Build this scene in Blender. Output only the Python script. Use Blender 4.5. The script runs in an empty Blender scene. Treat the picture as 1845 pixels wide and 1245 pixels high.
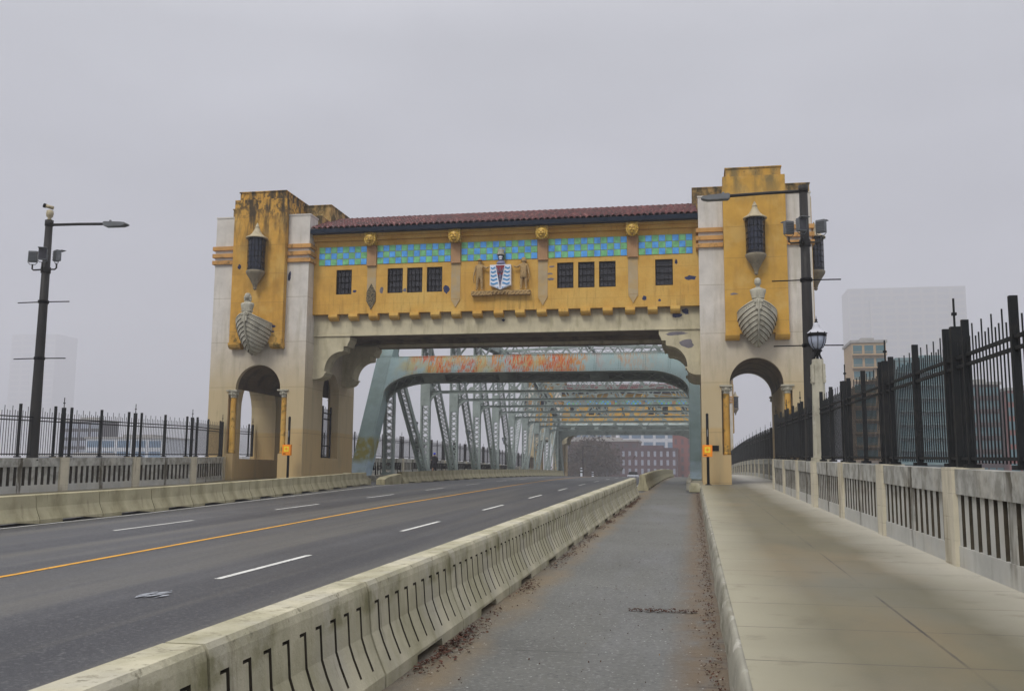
import bpy, bmesh, math, random
from mathutils import Vector, Matrix
random.seed(7)
rad = math.radians
S = bpy.context.scene
COL = S.collection

# ------------------------------------------------------------------ camera
PSI, PIT, ROL = rad(10.65), rad(7.62), rad(0.41)
H = 1.75
cam_d = bpy.data.cameras.new("camera")
cam_d.sensor_width = 36.0
cam_d.lens = 36.0 * 1740 / 1845
cam_d.clip_end = 6000
cam = bpy.data.objects.new("camera", cam_d)
COL.objects.link(cam)
F = Vector((-math.sin(PSI) * math.cos(PIT), math.cos(PSI) * math.cos(PIT), math.sin(PIT)))
R0 = Vector((math.cos(PSI), math.sin(PSI), 0))
U0 = R0.cross(F)
R1 = R0 * math.cos(ROL) + U0 * math.sin(ROL)
U1 = R1.cross(F)
m = Matrix((R1, U1, -F)).transposed().to_4x4()
m.translation = Vector((0, 0, H))
cam.matrix_world = m
S.camera = cam

# ------------------------------------------------------------------ world / sky / sun
SUN_EL, SUN_AZ = rad(48), rad(200)
w = bpy.data.worlds.new("World")
S.world = w
w.use_nodes = True
nt = w.node_tree
nt.nodes.clear()
def N(t, ty, **kw):
    n = t.nodes.new(ty)
    for k, v in kw.items():
        setattr(n, k, v)
    return n
o_ = N(nt, 'ShaderNodeOutputWorld')
bg = N(nt, 'ShaderNodeBackground')
sky = N(nt, 'ShaderNodeTexSky')
sky.sky_type = 'NISHITA'
sky.sun_disc = False
sky.sun_elevation = SUN_EL
sky.sun_rotation = SUN_AZ
tc = N(nt, 'ShaderNodeTexCoord')
sep = N(nt, 'ShaderNodeSeparateXYZ')
nt.links.new(tc.outputs['Generated'], sep.inputs[0])
rp = N(nt, 'ShaderNodeValToRGB')                       # overcast deck: brighter overhead
nt.links.new(sep.outputs[2], rp.inputs[0])
el = rp.color_ramp.elements
el[0].position = 0.0; el[0].color = (4.0, 4.0, 4.7, 1)
el[1].position = 1.0; el[1].color = (20, 19.8, 20.4, 1)
e = el.new(0.20); e.color = (4.75, 4.8, 5.4, 1)
e = el.new(0.42); e.color = (6.0, 6.1, 6.6, 1)
e = el.new(0.60); e.color = (11, 11, 11.8, 1)
nz = N(nt, 'ShaderNodeTexNoise')
nz.inputs['Scale'].default_value = 1.7
nz.inputs['Detail'].default_value = 3
mp = N(nt, 'ShaderNodeMapping')
mp.inputs['Scale'].default_value = (1, 1, 3)
nt.links.new(tc.outputs['Generated'], mp.inputs[0])
nt.links.new(mp.outputs[0], nz.inputs['Vector'])
mr = N(nt, 'ShaderNodeMapRange')
mr.inputs[1].default_value = .3; mr.inputs[2].default_value = .7
mr.inputs[3].default_value = .82; mr.inputs[4].default_value = 1.10
nt.links.new(nz.outputs[0], mr.inputs[0])
mul = N(nt, 'ShaderNodeMix', data_type='RGBA', blend_type='MULTIPLY')
mul.inputs[0].default_value = 1
nt.links.new(rp.outputs[0], mul.inputs[6])
nt.links.new(mr.outputs[0], mul.inputs[7])
mx = N(nt, 'ShaderNodeMix', data_type='RGBA')
mx.inputs[0].default_value = 0.94
nt.links.new(sky.outputs[0], mx.inputs[6])
nt.links.new(mul.outputs[2], mx.inputs[7])
nt.links.new(mx.outputs[2], bg.inputs[0])
bg.inputs[1].default_value = 0.1
nt.links.new(bg.outputs[0], o_.inputs[0])
sl = bpy.data.lights.new("sun", 'SUN')
sl.energy = 1.5
sl.angle = rad(18)
sl.color = (1.0, .95, .86)
so = bpy.data.objects.new("sun", sl)
COL.objects.link(so)
sd = Vector((math.sin(SUN_AZ) * math.cos(SUN_EL), math.cos(SUN_AZ) * math.cos(SUN_EL), math.sin(SUN_EL)))
so.rotation_euler = sd.to_track_quat('Z', 'Y').to_euler()
S.view_settings.view_transform = 'Standard'
S.view_settings.look = 'None'
S.view_settings.exposure = 0.0
S.view_settings.gamma = 1.0
S.cycles.volume_bounces = 1
S.cycles.max_bounces = 6

# ------------------------------------------------------------------ materials
def mat(name, col, rough=.85, var=.12, vscale=1.2, layers=(), metal=0.0, bump=.15, bscale=25, spec=.3, vdet=6):
    m = bpy.data.materials.new(name)
    m.use_nodes = True
    t = m.node_tree
    t.nodes.clear()
    L = t.links.new
    out = N(t, 'ShaderNodeOutputMaterial')
    b = N(t, 'ShaderNodeBsdfPrincipled')
    L(b.outputs[0], out.inputs[0])
    b.inputs['Roughness'].default_value = rough
    b.inputs['Metallic'].default_value = metal
    b.inputs['Specular IOR Level'].default_value = spec
    c = N(t, 'ShaderNodeTexCoord')
    sp = N(t, 'ShaderNodeSeparateXYZ')
    L(c.outputs['Object'], sp.inputs[0])
    def noise(scale, sc=(1, 1, 1), det=6, seed=0.0, rg=.6):
        mp = N(t, 'ShaderNodeMapping')
        mp.inputs['Scale'].default_value = sc
        mp.inputs['Location'].default_value = (seed * 3.1, seed * 7.7, seed * 1.3)
        L(c.outputs['Object'], mp.inputs[0])
        n = N(t, 'ShaderNodeTexNoise')
        n.inputs['Scale'].default_value = scale
        n.inputs['Detail'].default_value = det
        n.inputs['Roughness'].default_value = rg
        L(mp.outputs[0], n.inputs['Vector'])
        return n.outputs[0]
    def rng(v, a, b_, c_=0., d=1.):
        r = N(t, 'ShaderNodeMapRange')
        L(v, r.inputs[0])
        for i, q in enumerate((a, b_, c_, d)):
            r.inputs[i + 1].default_value = q
        return r.outputs[0]
    def mth(op, a, b_):
        r = N(t, 'ShaderNodeMath', operation=op)
        for i, q in enumerate((a, b_)):
            if isinstance(q, (int, float)):
                r.inputs[i].default_value = q
            else:
                L(q, r.inputs[i])
        return r.outputs[0]
    def mix(f, a, b_):
        r = N(t, 'ShaderNodeMix', data_type='RGBA')
        if isinstance(f, (int, float)): r.inputs[0].default_value = f
        else: L(f, r.inputs[0])
        for i, q in ((6, a), (7, b_)):
            if isinstance(q, tuple): r.inputs[i].default_value = q
            else: L(q, r.inputs[i])
        return r.outputs[2]
    c1 = tuple(max(0, x * (1 - var)) for x in col) + (1,)
    c2 = tuple(min(1, x * (1 + var)) for x in col) + (1,)
    cur = mix(rng(noise(vscale, det=vdet), .32, .68), c1, c2)
    for i, ly in enumerate(layers):
        kind = ly.get('k', 'noise')
        if kind == 'noise':
            f = rng(noise(ly.get('s', 1), ly.get('sc', (1, 1, 1)), ly.get('d', 6), i + 1.5, ly.get('rg', .6)), ly.get('lo', .5), ly.get('hi', .62))
        elif kind == 'flat':
            f = None
        elif kind == 'vor':
            v = N(t, 'ShaderNodeTexVoronoi')
            v.inputs['Scale'].default_value = ly['s']
            L(c.outputs['Object'], v.inputs['Vector'])
            f = rng(v.outputs['Distance'], ly['lo'], ly['hi'], 1., 0.)
        elif kind == 'lines':              # thin joints every p metres along an axis
            a = mth('ADD', sp.outputs[ly['ax']], ly.get('o', 0.) + 1000 * ly['p'])
            a = mth('MODULO', a, ly['p'])
            a = mth('ABSOLUTE', mth('SUBTRACT', a, ly['p'] / 2), 0)
            wv = mth('MULTIPLY', noise(8, seed=i + 3), ly['w'] * 1.4)
            f = rng(mth('SUBTRACT', a, wv), 0, ly['w'] * .35, 1., 0.)
        for (ax, a0, a1, b1, b0) in ly.get('m', ()):   # trapezoid masks
            wob = ly.get('wob', 0)
            src = sp.outputs[ax]
            if wob:
                src = mth('ADD', src, mth('MULTIPLY', mth('SUBTRACT', noise(ly.get('ws', .6), seed=i + 9), .5), wob))
            g = mth('MULTIPLY', rng(src, a0, a1), rng(src, b1, b0, 1., 0.))
            f = g if f is None else mth('MULTIPLY', f, g)
        if 'n2' in ly:
            q = ly['n2']
            f = mth('MULTIPLY', f, rng(noise(q[0], q[3] if len(q) > 3 else (1, 1, 1), 2, i + 21), q[1], q[2]))
        f = mth('MULTIPLY', f, ly.get('a', 1.))
        cur = mix(f, cur, tuple(ly['c']) + (1,))
    L(cur, b.inputs['Base Color'])
    if bump:
        bp = N(t, 'ShaderNodeBump')
        bp.inputs['Strength'].default_value = bump
        bp.inputs['Distance'].default_value = .02
        L(noise(bscale, det=4), bp.inputs['Height'])
        L(bp.outputs[0], b.inputs['Normal'])
    m.diffuse_color = tuple(col) + (1,)
    return m

BIG = (-1e5, -1e5 + 1)
ALL = 1e6
def band(ax, a, b, s=.3):
    return (ax, a - s, a, b, b + s)
def above(ax, a, s=.5):
    return (ax, a - s, a + s, ALL, ALL + 1)
def below(ax, a, s=.5):
    return (ax, -ALL, -ALL + 1, a - s, a + s)

DK = (.035, .03, .02)
M = {}
M['cream'] = mat('pale painted concrete', (.60, .57, .52), layers=[
    dict(k='flat', c=(.48, .38, .21), m=[below(2, 7.0, 1.8)], a=.9, wob=1.2),
    dict(k='flat', c=(.50, .34, .14), m=[below(2, 3.15, .06)], a=.6, wob=.05),
    dict(c=(.30, .27, .17), s=1.3, sc=(1.8, 1.8, .22), lo=.5, hi=.75, a=.55),
    dict(c=(.16, .14, .08), s=2.2, sc=(2.5, 2.5, .25), lo=.6, hi=.8, a=.5),
    dict(k='lines', c=(.22, .18, .1), ax=2, p=2.55, o=.9, w=.02, a=.45),
    dict(k='vor', c=(.05, .04, .03), s=.9, lo=.0, hi=.035, a=.8)], bump=.12)
M['beam'] = mat('stained cream beam', (.54, .49, .34), layers=[
    dict(c=(.27, .24, .14), s=1.4, sc=(1.5, 1.5, .4), lo=.5, hi=.72, a=.6),
    dict(c=(.12, .1, .06), s=2.5, sc=(2, 2, .3), lo=.6, hi=.8, a=.5),
    dict(k='flat', c=(.14, .11, .07), m=[above(2, 9.4, .25)], a=.5, wob=.3),
    dict(k='vor', c=(.03, .03, .03), s=.7, lo=0, hi=.04, a=.9)])
M['soffit'] = mat('plaster soffit with painted shade', (.17, .125, .075), layers=[dict(c=(.06, .045, .03), s=1.1, lo=.45, hi=.65, a=.8)])  # shade of the undersides is put into this dark brown
M['ochre'] = mat('ochre painted wall', (.60, .345, .07), var=.10, layers=[
    dict(c=(.68, .46, .13), s=.45, lo=.45, hi=.65, a=.8),
    dict(c=(.40, .20, .04), s=1.6, sc=(1.8, 1.8, .2), lo=.55, hi=.8, a=.5),
    dict(c=(.22, .12, .04), s=2.6, sc=(2.2, 2.2, .16), lo=.60, hi=.78, a=.6, m=[above(2, 12.2, .3)]),
    dict(c=(.20, .11, .03), s=2.2, sc=(2.6, 2.6, .22), lo=.54, hi=.74, a=.6, m=[below(2, 10.9, .5)]),
    dict(c=(.45, .25, .06), s=14, lo=.5, hi=.7, a=.4),
    dict(k='lines', c=(.3, .16, .04), ax=2, p=1.6, o=.2, w=.012, a=.3),
    dict(k='vor', c=(.06, .03, .02), s=.8, lo=0, hi=.03, a=.9)], bump=.1)
M['ochre_tower'] = mat('weathered ochre pylon', (.54, .30, .055), var=.16, layers=[
    dict(c=(.62, .42, .13), s=.7, lo=.5, hi=.62, a=.5),
    dict(c=(.30, .155, .03), s=1.5, sc=(1.6, 1.6, .25), lo=.5, hi=.75, a=.55),
    dict(c=DK, s=1.7, sc=(1.4, 1.4, .28), lo=.47, hi=.60, a=.92, m=[above(2, 13.9, 1.3)]),
    dict(c=DK, s=5.5, sc=(1, 1, .7), lo=.46, hi=.58, a=.8, m=[above(2, 15.2, .5)]),
    dict(c=(.10, .08, .02), s=3, lo=.52, hi=.64, a=.8, m=[below(2, 8.7, .5)]),
    dict(k='lines', c=(.2, .11, .04), ax=2, p=1.65, o=.5, w=.015, a=.4)])
M['ochre_clean'] = mat('ochre pylon with little staining', (.54, .31, .055), var=.12, layers=[
    dict(c=(.62, .42, .14), s=.7, lo=.5, hi=.62, a=.5),
    dict(c=(.33, .18, .04), s=1.4, sc=(1.6, 1.6, .2), lo=.52, hi=.78, a=.5),
    dict(c=(.16, .13, .06), s=1.1, sc=(1.2, 1.2, .5), lo=.42, hi=.60, a=.85, m=[above(2, 15.3, .7)]),
    dict(c=DK, s=6, sc=(1, 1, .8), lo=.56, hi=.66, a=.7, m=[above(2, 16.3, .2)]),
    dict(k='lines', c=(.2, .11, .04), ax=2, p=1.65, o=.5, w=.015, a=.4)])
M['attic'] = mat('blackened ochre parapet', (.40, .26, .09), var=.25, layers=[
    dict(c=(.05, .045, .02), s=3.2, sc=(1, 1, .5), lo=.42, hi=.6, a=.9),
    dict(c=(.5, .42, .2), s=6, lo=.58, hi=.66, a=.6),
    dict(c=DK, s=1.2, lo=.45, hi=.6, a=.8)])
M['band'] = mat('stained ochre string course', (.52, .28, .09), var=.18, layers=[
    dict(c=(.07, .05, .02), s=3, sc=(1, 1, .6), lo=.55, hi=.66, a=.7)])
M['pilaster'] = mat('dusty pink pilaster', (.42, .25, .13), layers=[
    dict(c=(.3, .16, .07), s=1.5, sc=(2, 2, .3), lo=.5, hi=.7, a=.6)])
M['faded'] = mat('faded grey plaster strip', (.42, .33, .2), layers=[dict(c=(.5, .33, .12), s=2, lo=.45, hi=.6, a=.5)])
M['carved'] = mat('dark carved plaster', (.2, .16, .09), layers=[dict(c=(.03, .028, .02), s=14, lo=.45, hi=.55, a=.9)], bump=.8, bscale=14)
M['gold'] = mat('gold painted relief', (.62, .40, .06), rough=.45, layers=[dict(c=(.25, .12, .02), s=7, lo=.52, hi=.62, a=.7)], spec=.5)
M['green_tile'] = mat('green glazed tile', (.18, .50, .22), rough=.25, var=.3, vscale=2.8, bump=.03, spec=.5)
M['blue_tile'] = mat('blue glazed tile', (.09, .36, .90), rough=.25, var=.3, vscale=2.8, bump=.03, spec=.5)
M['grout'] = mat('tile grout', (.36, .30, .1))
M['roof'] = mat('clay roof tile', (.12, .026, .026), rough=.38, var=.5, vscale=5, layers=[
    dict(c=(.40, .17, .15), s=6, lo=.54, hi=.66, a=.8), dict(c=(.03, .015, .015), s=3, lo=.5, hi=.62, a=.8)], spec=.6)
M['gutter'] = mat('navy gutter', (.006, .014, .03), rough=.6, spec=.15)
M['dark_metal'] = mat('dark grey painted steel', (.014, .016, .018), rough=.6, var=.2, layers=[dict(c=(.032, .03, .028), s=3, lo=.5, hi=.7, a=.6)], bump=.05, spec=.15)
M['black'] = mat('black iron', (.005, .005, .006), rough=.5, bump=.05, spec=.12)
M['pole'] = mat('brown grey painted pole', (.028, .027, .026), rough=.5, var=.15, bump=.05, spec=.15)
M['pane'] = mat('dark window glass', (.010, .014, .028), rough=.12, var=.5, vscale=1.5, bump=0, spec=.6)
M['pane2'] = mat('grey dusty window glass', (.035, .035, .042), rough=.2, var=.4, vscale=2.5, bump=0, spec=.5)
M['lamp_cap'] = mat('lamp cap', (.42, .43, .47), rough=.35)
M['cup'] = mat('dark stained lantern base', (.23, .2, .14), layers=[dict(c=(.08, .06, .04), s=4, lo=.5, hi=.7, a=.6)])
M['lead'] = mat('weathered pale metal', (.44, .38, .25), rough=.5, layers=[dict(c=(.14, .1, .06), s=5, lo=.55, hi=.7, a=.6)])
M['stone'] = mat('grey carved stone', (.42, .40, .32), layers=[
    dict(c=(.12, .11, .08), s=3, sc=(1, 1, .6), lo=.5, hi=.7, a=.6), dict(c=(.6, .58, .5), s=2, lo=.56, hi=.7, a=.6)])
M['stone_tan'] = mat('tan carved stone', (.40, .27, .12), layers=[dict(c=(.12, .08, .04), s=9, lo=.52, hi=.66, a=.6)])
M['shield_white'] = mat('white enamel', (.75, .78, .85), rough=.4)
M['shield_blue'] = mat('blue enamel', (.08, .28, .55), rough=.4)
M['shield_red'] = mat('dark red enamel', (.22, .02, .03), rough=.4)
M['navy'] = mat('navy enamel', (.03, .035, .08), rough=.4)
M['violet'] = mat('grey violet enamel', (.2, .2, .32), rough=.4)
M['paint_patch'] = mat('dark blue paint patch', (.03, .04, .10), var=.5)
M['grey_patch'] = mat('grey paint patch', (.17, .16, .18), var=.3)
M['glass'] = mat('lantern glass', (.33, .37, .47), rough=.15, var=.25, vscale=7, bump=0, spec=.6)
M['orange'] = mat('orange box', (.90, .28, .01), rough=.5, var=.06)
M['yellow'] = mat('yellow label', (.85, .65, .03), rough=.5, var=.1)
M['green_steel'] = mat('grey green bridge paint', (.28, .33, .315), rough=.6, var=.14, layers=[
    dict(c=(.10, .13, .11), s=1.2, lo=.5, hi=.7, a=.6), dict(c=(.20, .12, .05), s=5, lo=.66, hi=.72, a=.6)], bump=.06)
M['pale_steel'] = mat('pale blue bridge paint', (.27, .38, .39), rough=.5, var=.1, layers=[
    dict(c=(.42, .55, .66), k='flat', m=[below(2, 2.6, .1)], a=.8, wob=.05),
    dict(c=(.18, .26, .23), s=.8, lo=.45, hi=.7, a=.6),
    dict(c=(.24, .22, .03), s=1.8, sc=(1, 1, .5), lo=.38, hi=.55, a=.95, m=[band(2, 2.75, 3.9, .35), below(0, 0, .1)], wob=.5),
    dict(k='vor', c=(.05, .06, .05), s=2.2, lo=0, hi=.045, a=.8)], bump=.05)
M['rusty'] = mat('rust streaked bridge paint', (.30, .43, .45), rough=.55, var=.08, layers=[
    dict(c=(.42, .38, .16), s=1.0, sc=(1.0, 1.0, .5), lo=.44, hi=.6, a=.85, m=[(0, -10, -8.8, 1.5, 3)]),
    dict(c=(.55, .22, .02), s=3.0, sc=(4.2, 1, .45), lo=.44, hi=.55, a=.9, m=[(0, -9.3, -8.6, 3.5, 9)], n2=(.62, .46, .56, (1, 1, .1))),
    dict(c=(.52, .085, .008), s=3.4, sc=(5.2, 1, .42), lo=.48, hi=.53, a=1., m=[(0, -9, -8, 2, 5)], n2=(.62, .49, .56, (1, 1, .1))),
    dict(c=(.12, .05, .02), s=7, sc=(2.2, 1, .6), lo=.62, hi=.66, a=.9, m=[(0, -9, -8, 2, 3)])], bump=.06)
M['rivet'] = mat('rivet head', (.05, .07, .07), rough=.5, bump=0)
M['asphalt'] = mat('asphalt', (.054, .055, .058), rough=.5, var=.2, vscale=.6, layers=[
    dict(c=(.021, .022, .026), s=.75, sc=(1, .02, 1), lo=.44, hi=.60, a=.85),
    dict(c=(.112, .106, .088), s=.6, sc=(1.2, .03, 1), lo=.50, hi=.66, a=.75),
    dict(c=(.15, .15, .145), s=22, d=3, lo=.52, hi=.75, a=.7),
    dict(c=(.03, .03, .03), s=17, d=3, lo=.55, hi=.75, a=.7),
    dict(k='vor', c=(.35, .35, .36), s=6, lo=0, hi=.03, a=.6)], bump=.4, bscale=90, spec=.35)
M['bike'] = mat('coarse grey bike lane asphalt', (.112, .114, .102), rough=.6, var=.18, vscale=.5, layers=[
    dict(c=(.16, .165, .17), s=.7, sc=(1, .2, 1), lo=.5, hi=.66, a=.5),
    dict(c=(.25, .25, .24), s=24, d=3, lo=.54, hi=.72, a=.75),
    dict(c=(.045, .045, .045), s=19, d=3, lo=.55, hi=.72, a=.7),
    dict(c=(.19, .14, .075), s=2.2, sc=(1, .25, 1), lo=.25, hi=.55, a=.8, m=[(0, -9, -8, -2.12, -1.75)], wob=.7, ws=.8),
    dict(c=(.13, .088, .045), s=5, sc=(1, .5, 1), lo=.2, hi=.55, a=.8, m=[(0, -.30, -.04, 8, 9)], wob=.25, ws=.7),
    dict(c=(.035, .02, .015), s=6, sc=(.6, 3, 1), lo=.56, hi=.64, a=.9, m=[(0, -.22, .15, 8, 9)]),
    dict(k='vor', c=(.75, .75, .72), s=11, lo=.0, hi=.12, a=.9),
    dict(k='lines', c=(.03, .028, .025), ax=1, p=7.3, o=2.1, w=.012, a=.8, n2=(1.3, .45, .6)),
    dict(k='vor', c=(.02, .02, .02), s=4, lo=0, hi=.02, a=.9)], bump=.6, bscale=110, spec=.4)
M['sidewalk'] = mat('damp concrete sidewalk', (.128, .114, .064), rough=.5, var=.13, vscale=.55, layers=[
    dict(c=(.135, .13, .098), s=.35, sc=(1, .5, 1), lo=.45, hi=.65, a=.7),
    dict(c=(.185, .14, .07), s=.5, sc=(1, .4, 1), lo=.5, hi=.68, a=.6),
    dict(c=(.44, .42, .35), k='flat', a=.95, m=[(0, 2.35, 3.35, 8, 9)], wob=.8, ws=.4),
    dict(c=(.34, .32, .23), k='flat', a=.8, m=[(0, -2, -1, .35, 1.15)], wob=.6, ws=.4),
    dict(c=(.10, .085, .05), s=2.2, lo=.58, hi=.72, a=.5),
    dict(k='lines', c=(.05, .04, .03), ax=1, p=1.39, o=.3, w=.012, a=.75),
    dict(k='lines', c=(.03, .025, .02), ax=0, p=3.6, o=-.04, w=.014, a=.9, n2=(1.2, .35, .6)),
    dict(k='vor', c=(.03, .025, .02), s=1.5, lo=0, hi=.012, a=.9)], bump=.12, bscale=60, spec=.4)
M['conc'] = mat('mossy precast concrete', (.47, .44, .32), var=.16, vscale=1.4, layers=[
    dict(c=(.20, .19, .10), s=1.2, sc=(1, 1, .5), lo=.48, hi=.68, a=.75),
    dict(c=(.42, .40, .33), s=1.5, sc=(1, 1, .4), lo=.5, hi=.7, a=.7),
    dict(c=(.08, .07, .04), s=14, lo=.60, hi=.7, a=.6, m=[above(2, .70, .05)]),
    dict(c=(.17, .16, .07), k='noise', s=3, lo=.45, hi=.6, a=.7, m=[band(2, .58, .70, .05)]),
    dict(c=(.10, .085, .05), s=2.5, sc=(3, 3, .3), lo=.58, hi=.75, a=.6)], bump=.3, bscale=40)
M['conc_plain'] = mat('olive stained precast concrete', (.40, .365, .235), var=.14, vscale=1.2, layers=[
    dict(c=(.17, .155, .08), s=1., sc=(1, 1, .5), lo=.48, hi=.68, a=.75),
    dict(c=(.10, .085, .05), s=2.5, sc=(3, 3, .3), lo=.58, hi=.75, a=.6),
    dict(k='vor', c=(.04, .035, .03), s=1.2, lo=0, hi=.03, a=.9)], bump=.2)
M['kerb'] = mat('worn kerb concrete', (.27, .26, .21), var=.2, layers=[
    dict(c=(.12, .11, .07), s=2.5, sc=(1, .35, 2), lo=.5, hi=.66, a=.8),
    dict(c=(.5, .48, .42), s=5, sc=(1, .4, 1), lo=.58, hi=.66, a=.6)], bump=.4)
M['balus'] = mat('stained grey balustrade concrete', (.43, .43, .40), var=.14, layers=[
    dict(c=(.44, .42, .36), s=1.4, lo=.5, hi=.65, a=.6),
    dict(c=(.10, .09, .05), s=2, sc=(2, 2, .2), lo=.58, hi=.76, a=.4),
    dict(c=(.07, .07, .025), s=4, lo=.35, hi=.6, a=.85, m=[below(2, .14, .07)], wob=.1, ws=4),
    dict(c=(.06, .055, .03), s=3, lo=.4, hi=.6, a=.5, m=[above(2, 1.22, .06)]),
    dict(k='lines', c=(.05, .04, .02), ax=1, p=5.0, o=0, w=.15, a=.85, m=[above(2, .6, .3)], wob=.6, ws=3, n2=(4, .35, .55, (1, 1, .25)))], bump=.2)
M['recess_shade'] = mat('painted recess shade', (.06, .05, .034), var=.35, vscale=6)  # shade inside balustrade slots and barrier grooves, put into the colour
M['slot'] = mat('dark slot shade backing', (.008, .007, .005), var=.4)  # near-black backing stands in for the shade deep in the slots
M['pier'] = mat('cracked plastered pier', (.54, .50, .39), var=.12, layers=[
    dict(c=(.14, .11, .06), s=1.6, sc=(2, 2, .3), lo=.52, hi=.7, a=.7),
    dict(k='lines', c=(.14, .12, .08), ax=2, p=.31, o=.03, w=.006, a=.4, n2=(3, .4, .6))], bump=.2)
M['line_white'] = mat('white road paint', (.62, .62, .58), rough=.7, var=.1, layers=[dict(c=(.1, .1, .11), s=9, lo=.58, hi=.66, a=.8)])
M['line_yellow'] = mat('yellow road paint', (.66, .33, .03), rough=.7, var=.1, layers=[dict(c=(.1, .09, .08), s=7, lo=.58, hi=.68, a=.7)])
M['splash'] = mat('worn white paint', (.33, .35, .38), rough=.7, var=.2, layers=[dict(c=(.08, .08, .085), s=7, lo=.5, hi=.6, a=.9)])
M['leaf'] = mat('dead leaves', (.06, .022, .012), var=.5, vscale=4, layers=[dict(c=(.30, .2, .1), s=5, lo=.6, hi=.66, a=.8)])
M['ground'] = mat('city ground', (.10, .10, .09), vscale=.02)
M['water'] = mat('grey water', (.05, .07, .08), rough=.15, vscale=.05, bump=.3, bscale=.5)
M['deck'] = mat('deck underside concrete', (.25, .24, .2))
M['skin'] = mat('skin', (.45, .28, .2), bump=0)
M['coat'] = mat('black coat', (.012, .012, .016), bump=.1)
M['cap_blue'] = mat('bright blue cap', (.01, .03, .55), bump=.1)
M['bench_wood'] = mat('dark bench slat', (.02, .016, .012))

# ------------------------------------------------------------------ mesh builder
class MB:
    def __init__(s):
        s.v = []; s.f = []; s.m = []; s.sm = []
    def add(s, vs, fs, mi=0, smooth=False):
        n = len(s.v)
        s.v += [tuple(p) for p in vs]
        for f in fs:
            s.f.append(tuple(n + i for i in f)); s.m.append(mi); s.sm.append(smooth)
        return s
    def box(s, x0, x1, y0, y1, z0, z1, mi=0):
        return s.add([(x0, y0, z0), (x1, y0, z0), (x1, y1, z0), (x0, y1, z0), (x0, y0, z1), (x1, y0, z1), (x1, y1, z1), (x0, y1, z1)],
                     [(0, 3, 2, 1), (4, 5, 6, 7), (0, 1, 5, 4), (1, 2, 6, 5), (2, 3, 7, 6), (3, 0, 4, 7)], mi)
    def obox(s, a, b, u, v, mi=0):
        """beam from a to b; u, v half-extent vectors"""
        a, b, u, v = Vector(a), Vector(b), Vector(u), Vector(v)
        p = [a - u - v, a + u - v, a + u + v, a - u + v, b - u - v, b + u - v, b + u + v, b - u + v]
        return s.add(p, [(0, 3, 2, 1), (4, 5, 6, 7), (0, 1, 5, 4), (1, 2, 6, 5), (2, 3, 7, 6), (3, 0, 4, 7)], mi)
    def bar(s, a, b, w, t, up=(0, 0, 1), mi=0):
        a, b = Vector(a), Vector(b)
        d = (b - a).normalized()
        u = d.cross(Vector(up))
        if u.length < 1e-4: u = d.cross(Vector((1, 0, 0)))
        u.normalize()
        v = u.cross(d)
        return s.obox(a, b, u * w / 2, v * t / 2, mi)
    def prism(s, poly, axis, a, b, mi=0):
        """poly: 2-D points in the two other axes (cyclic order), extruded along axis from a to b"""
        n = len(poly)
        def P(p, t):
            if axis == 0: return (t, p[0], p[1])
            if axis == 1: return (p[0], t, p[1])
            return (p[0], p[1], t)
        vs = [P(p, a) for p in poly] + [P(p, b) for p in poly]
        fs = [tuple(range(n)), tuple(range(2 * n - 1, n - 1, -1))]
        fs += [(i, i + n, (i + 1) % n + n, (i + 1) % n) for i in range(n)]
        return s.add(vs, fs, mi)
    def tube(s, pts, r, n=8, mi=0, smooth=True, cap=True):
        pts = [Vector(p) for p in pts]
        rs = r if isinstance(r, (list, tuple)) else [r] * len(pts)
        vs = []
        prev = None
        for i, p in enumerate(pts):
            d = (pts[min(i + 1, len(pts) - 1)] - pts[max(i - 1, 0)]).normalized()
            if prev is None:
                u = d.cross(Vector((0, 0, 1)))
                if u.length < 1e-3: u = d.cross(Vector((1, 0, 0)))
            else:
                u = prev - d * prev.dot(d)
            u.normalize(); prev = u
            v = d.cross(u)
            vs += [p + (u * math.cos(2 * math.pi * k / n) + v * math.sin(2 * math.pi * k / n)) * rs[i] for k in range(n)]
        fs = []
        for i in range(len(pts) - 1):
            for k in range(n):
                k2 = (k + 1) % n
                fs.append((i * n + k, i * n + k2, (i + 1) * n + k2, (i + 1) * n + k))
        s.add(vs, fs, mi, smooth)
        if cap:
            m0 = len(s.v) - len(vs)
            s.f.append(tuple(m0 + k for k in range(n - 1, -1, -1))); s.m.append(mi); s.sm.append(False)
            s.f.append(tuple(m0 + (len(pts) - 1) * n + k for k in range(n))); s.m.append(mi); s.sm.append(False)
        return s
    def lathe(s, prof, c=(0, 0, 0), n=20, mi=0, a0=0, a1=2 * math.pi, smooth=True, sx=1, sy=1):
        vs = []; full = abs(a1 - a0 - 2 * math.pi) < 1e-6
        k = n if full else n + 1
        for (r, z) in prof:
            for i in range(k):
                a = a0 + (a1 - a0) * i / n
                vs.append((c[0] + r * math.cos(a) * sx, c[1] + r * math.sin(a) * sy, c[2] + z))
        fs = []
        for j in range(len(prof) - 1):
            for i in range(n):
                i2 = (i + 1) % k
                fs.append((j * k + i, j * k + i2, (j + 1) * k + i2, (j + 1) * k + i))
        return s.add(vs, fs, mi, smooth)
    def ball(s, c, r, mi=0, n=12, m_=8):
        rx, ry, rz = r if isinstance(r, (tuple, list)) else (r, r, r)
        vs = []; fs = []
        for j in range(m_ + 1):
            t = math.pi * j / m_
            for i in range(n):
                a = 2 * math.pi * i / n
                vs.append((c[0] + rx * math.sin(t) * math.cos(a), c[1] + ry * math.sin(t) * math.sin(a), c[2] + rz * math.cos(t)))
        for j in range(m_):
            for i in range(n):
                fs.append((j * n + i, (j + 1) * n + i, (j + 1) * n + (i + 1) % n, j * n + (i + 1) % n))
        return s.add(vs, fs, mi, True)
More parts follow.
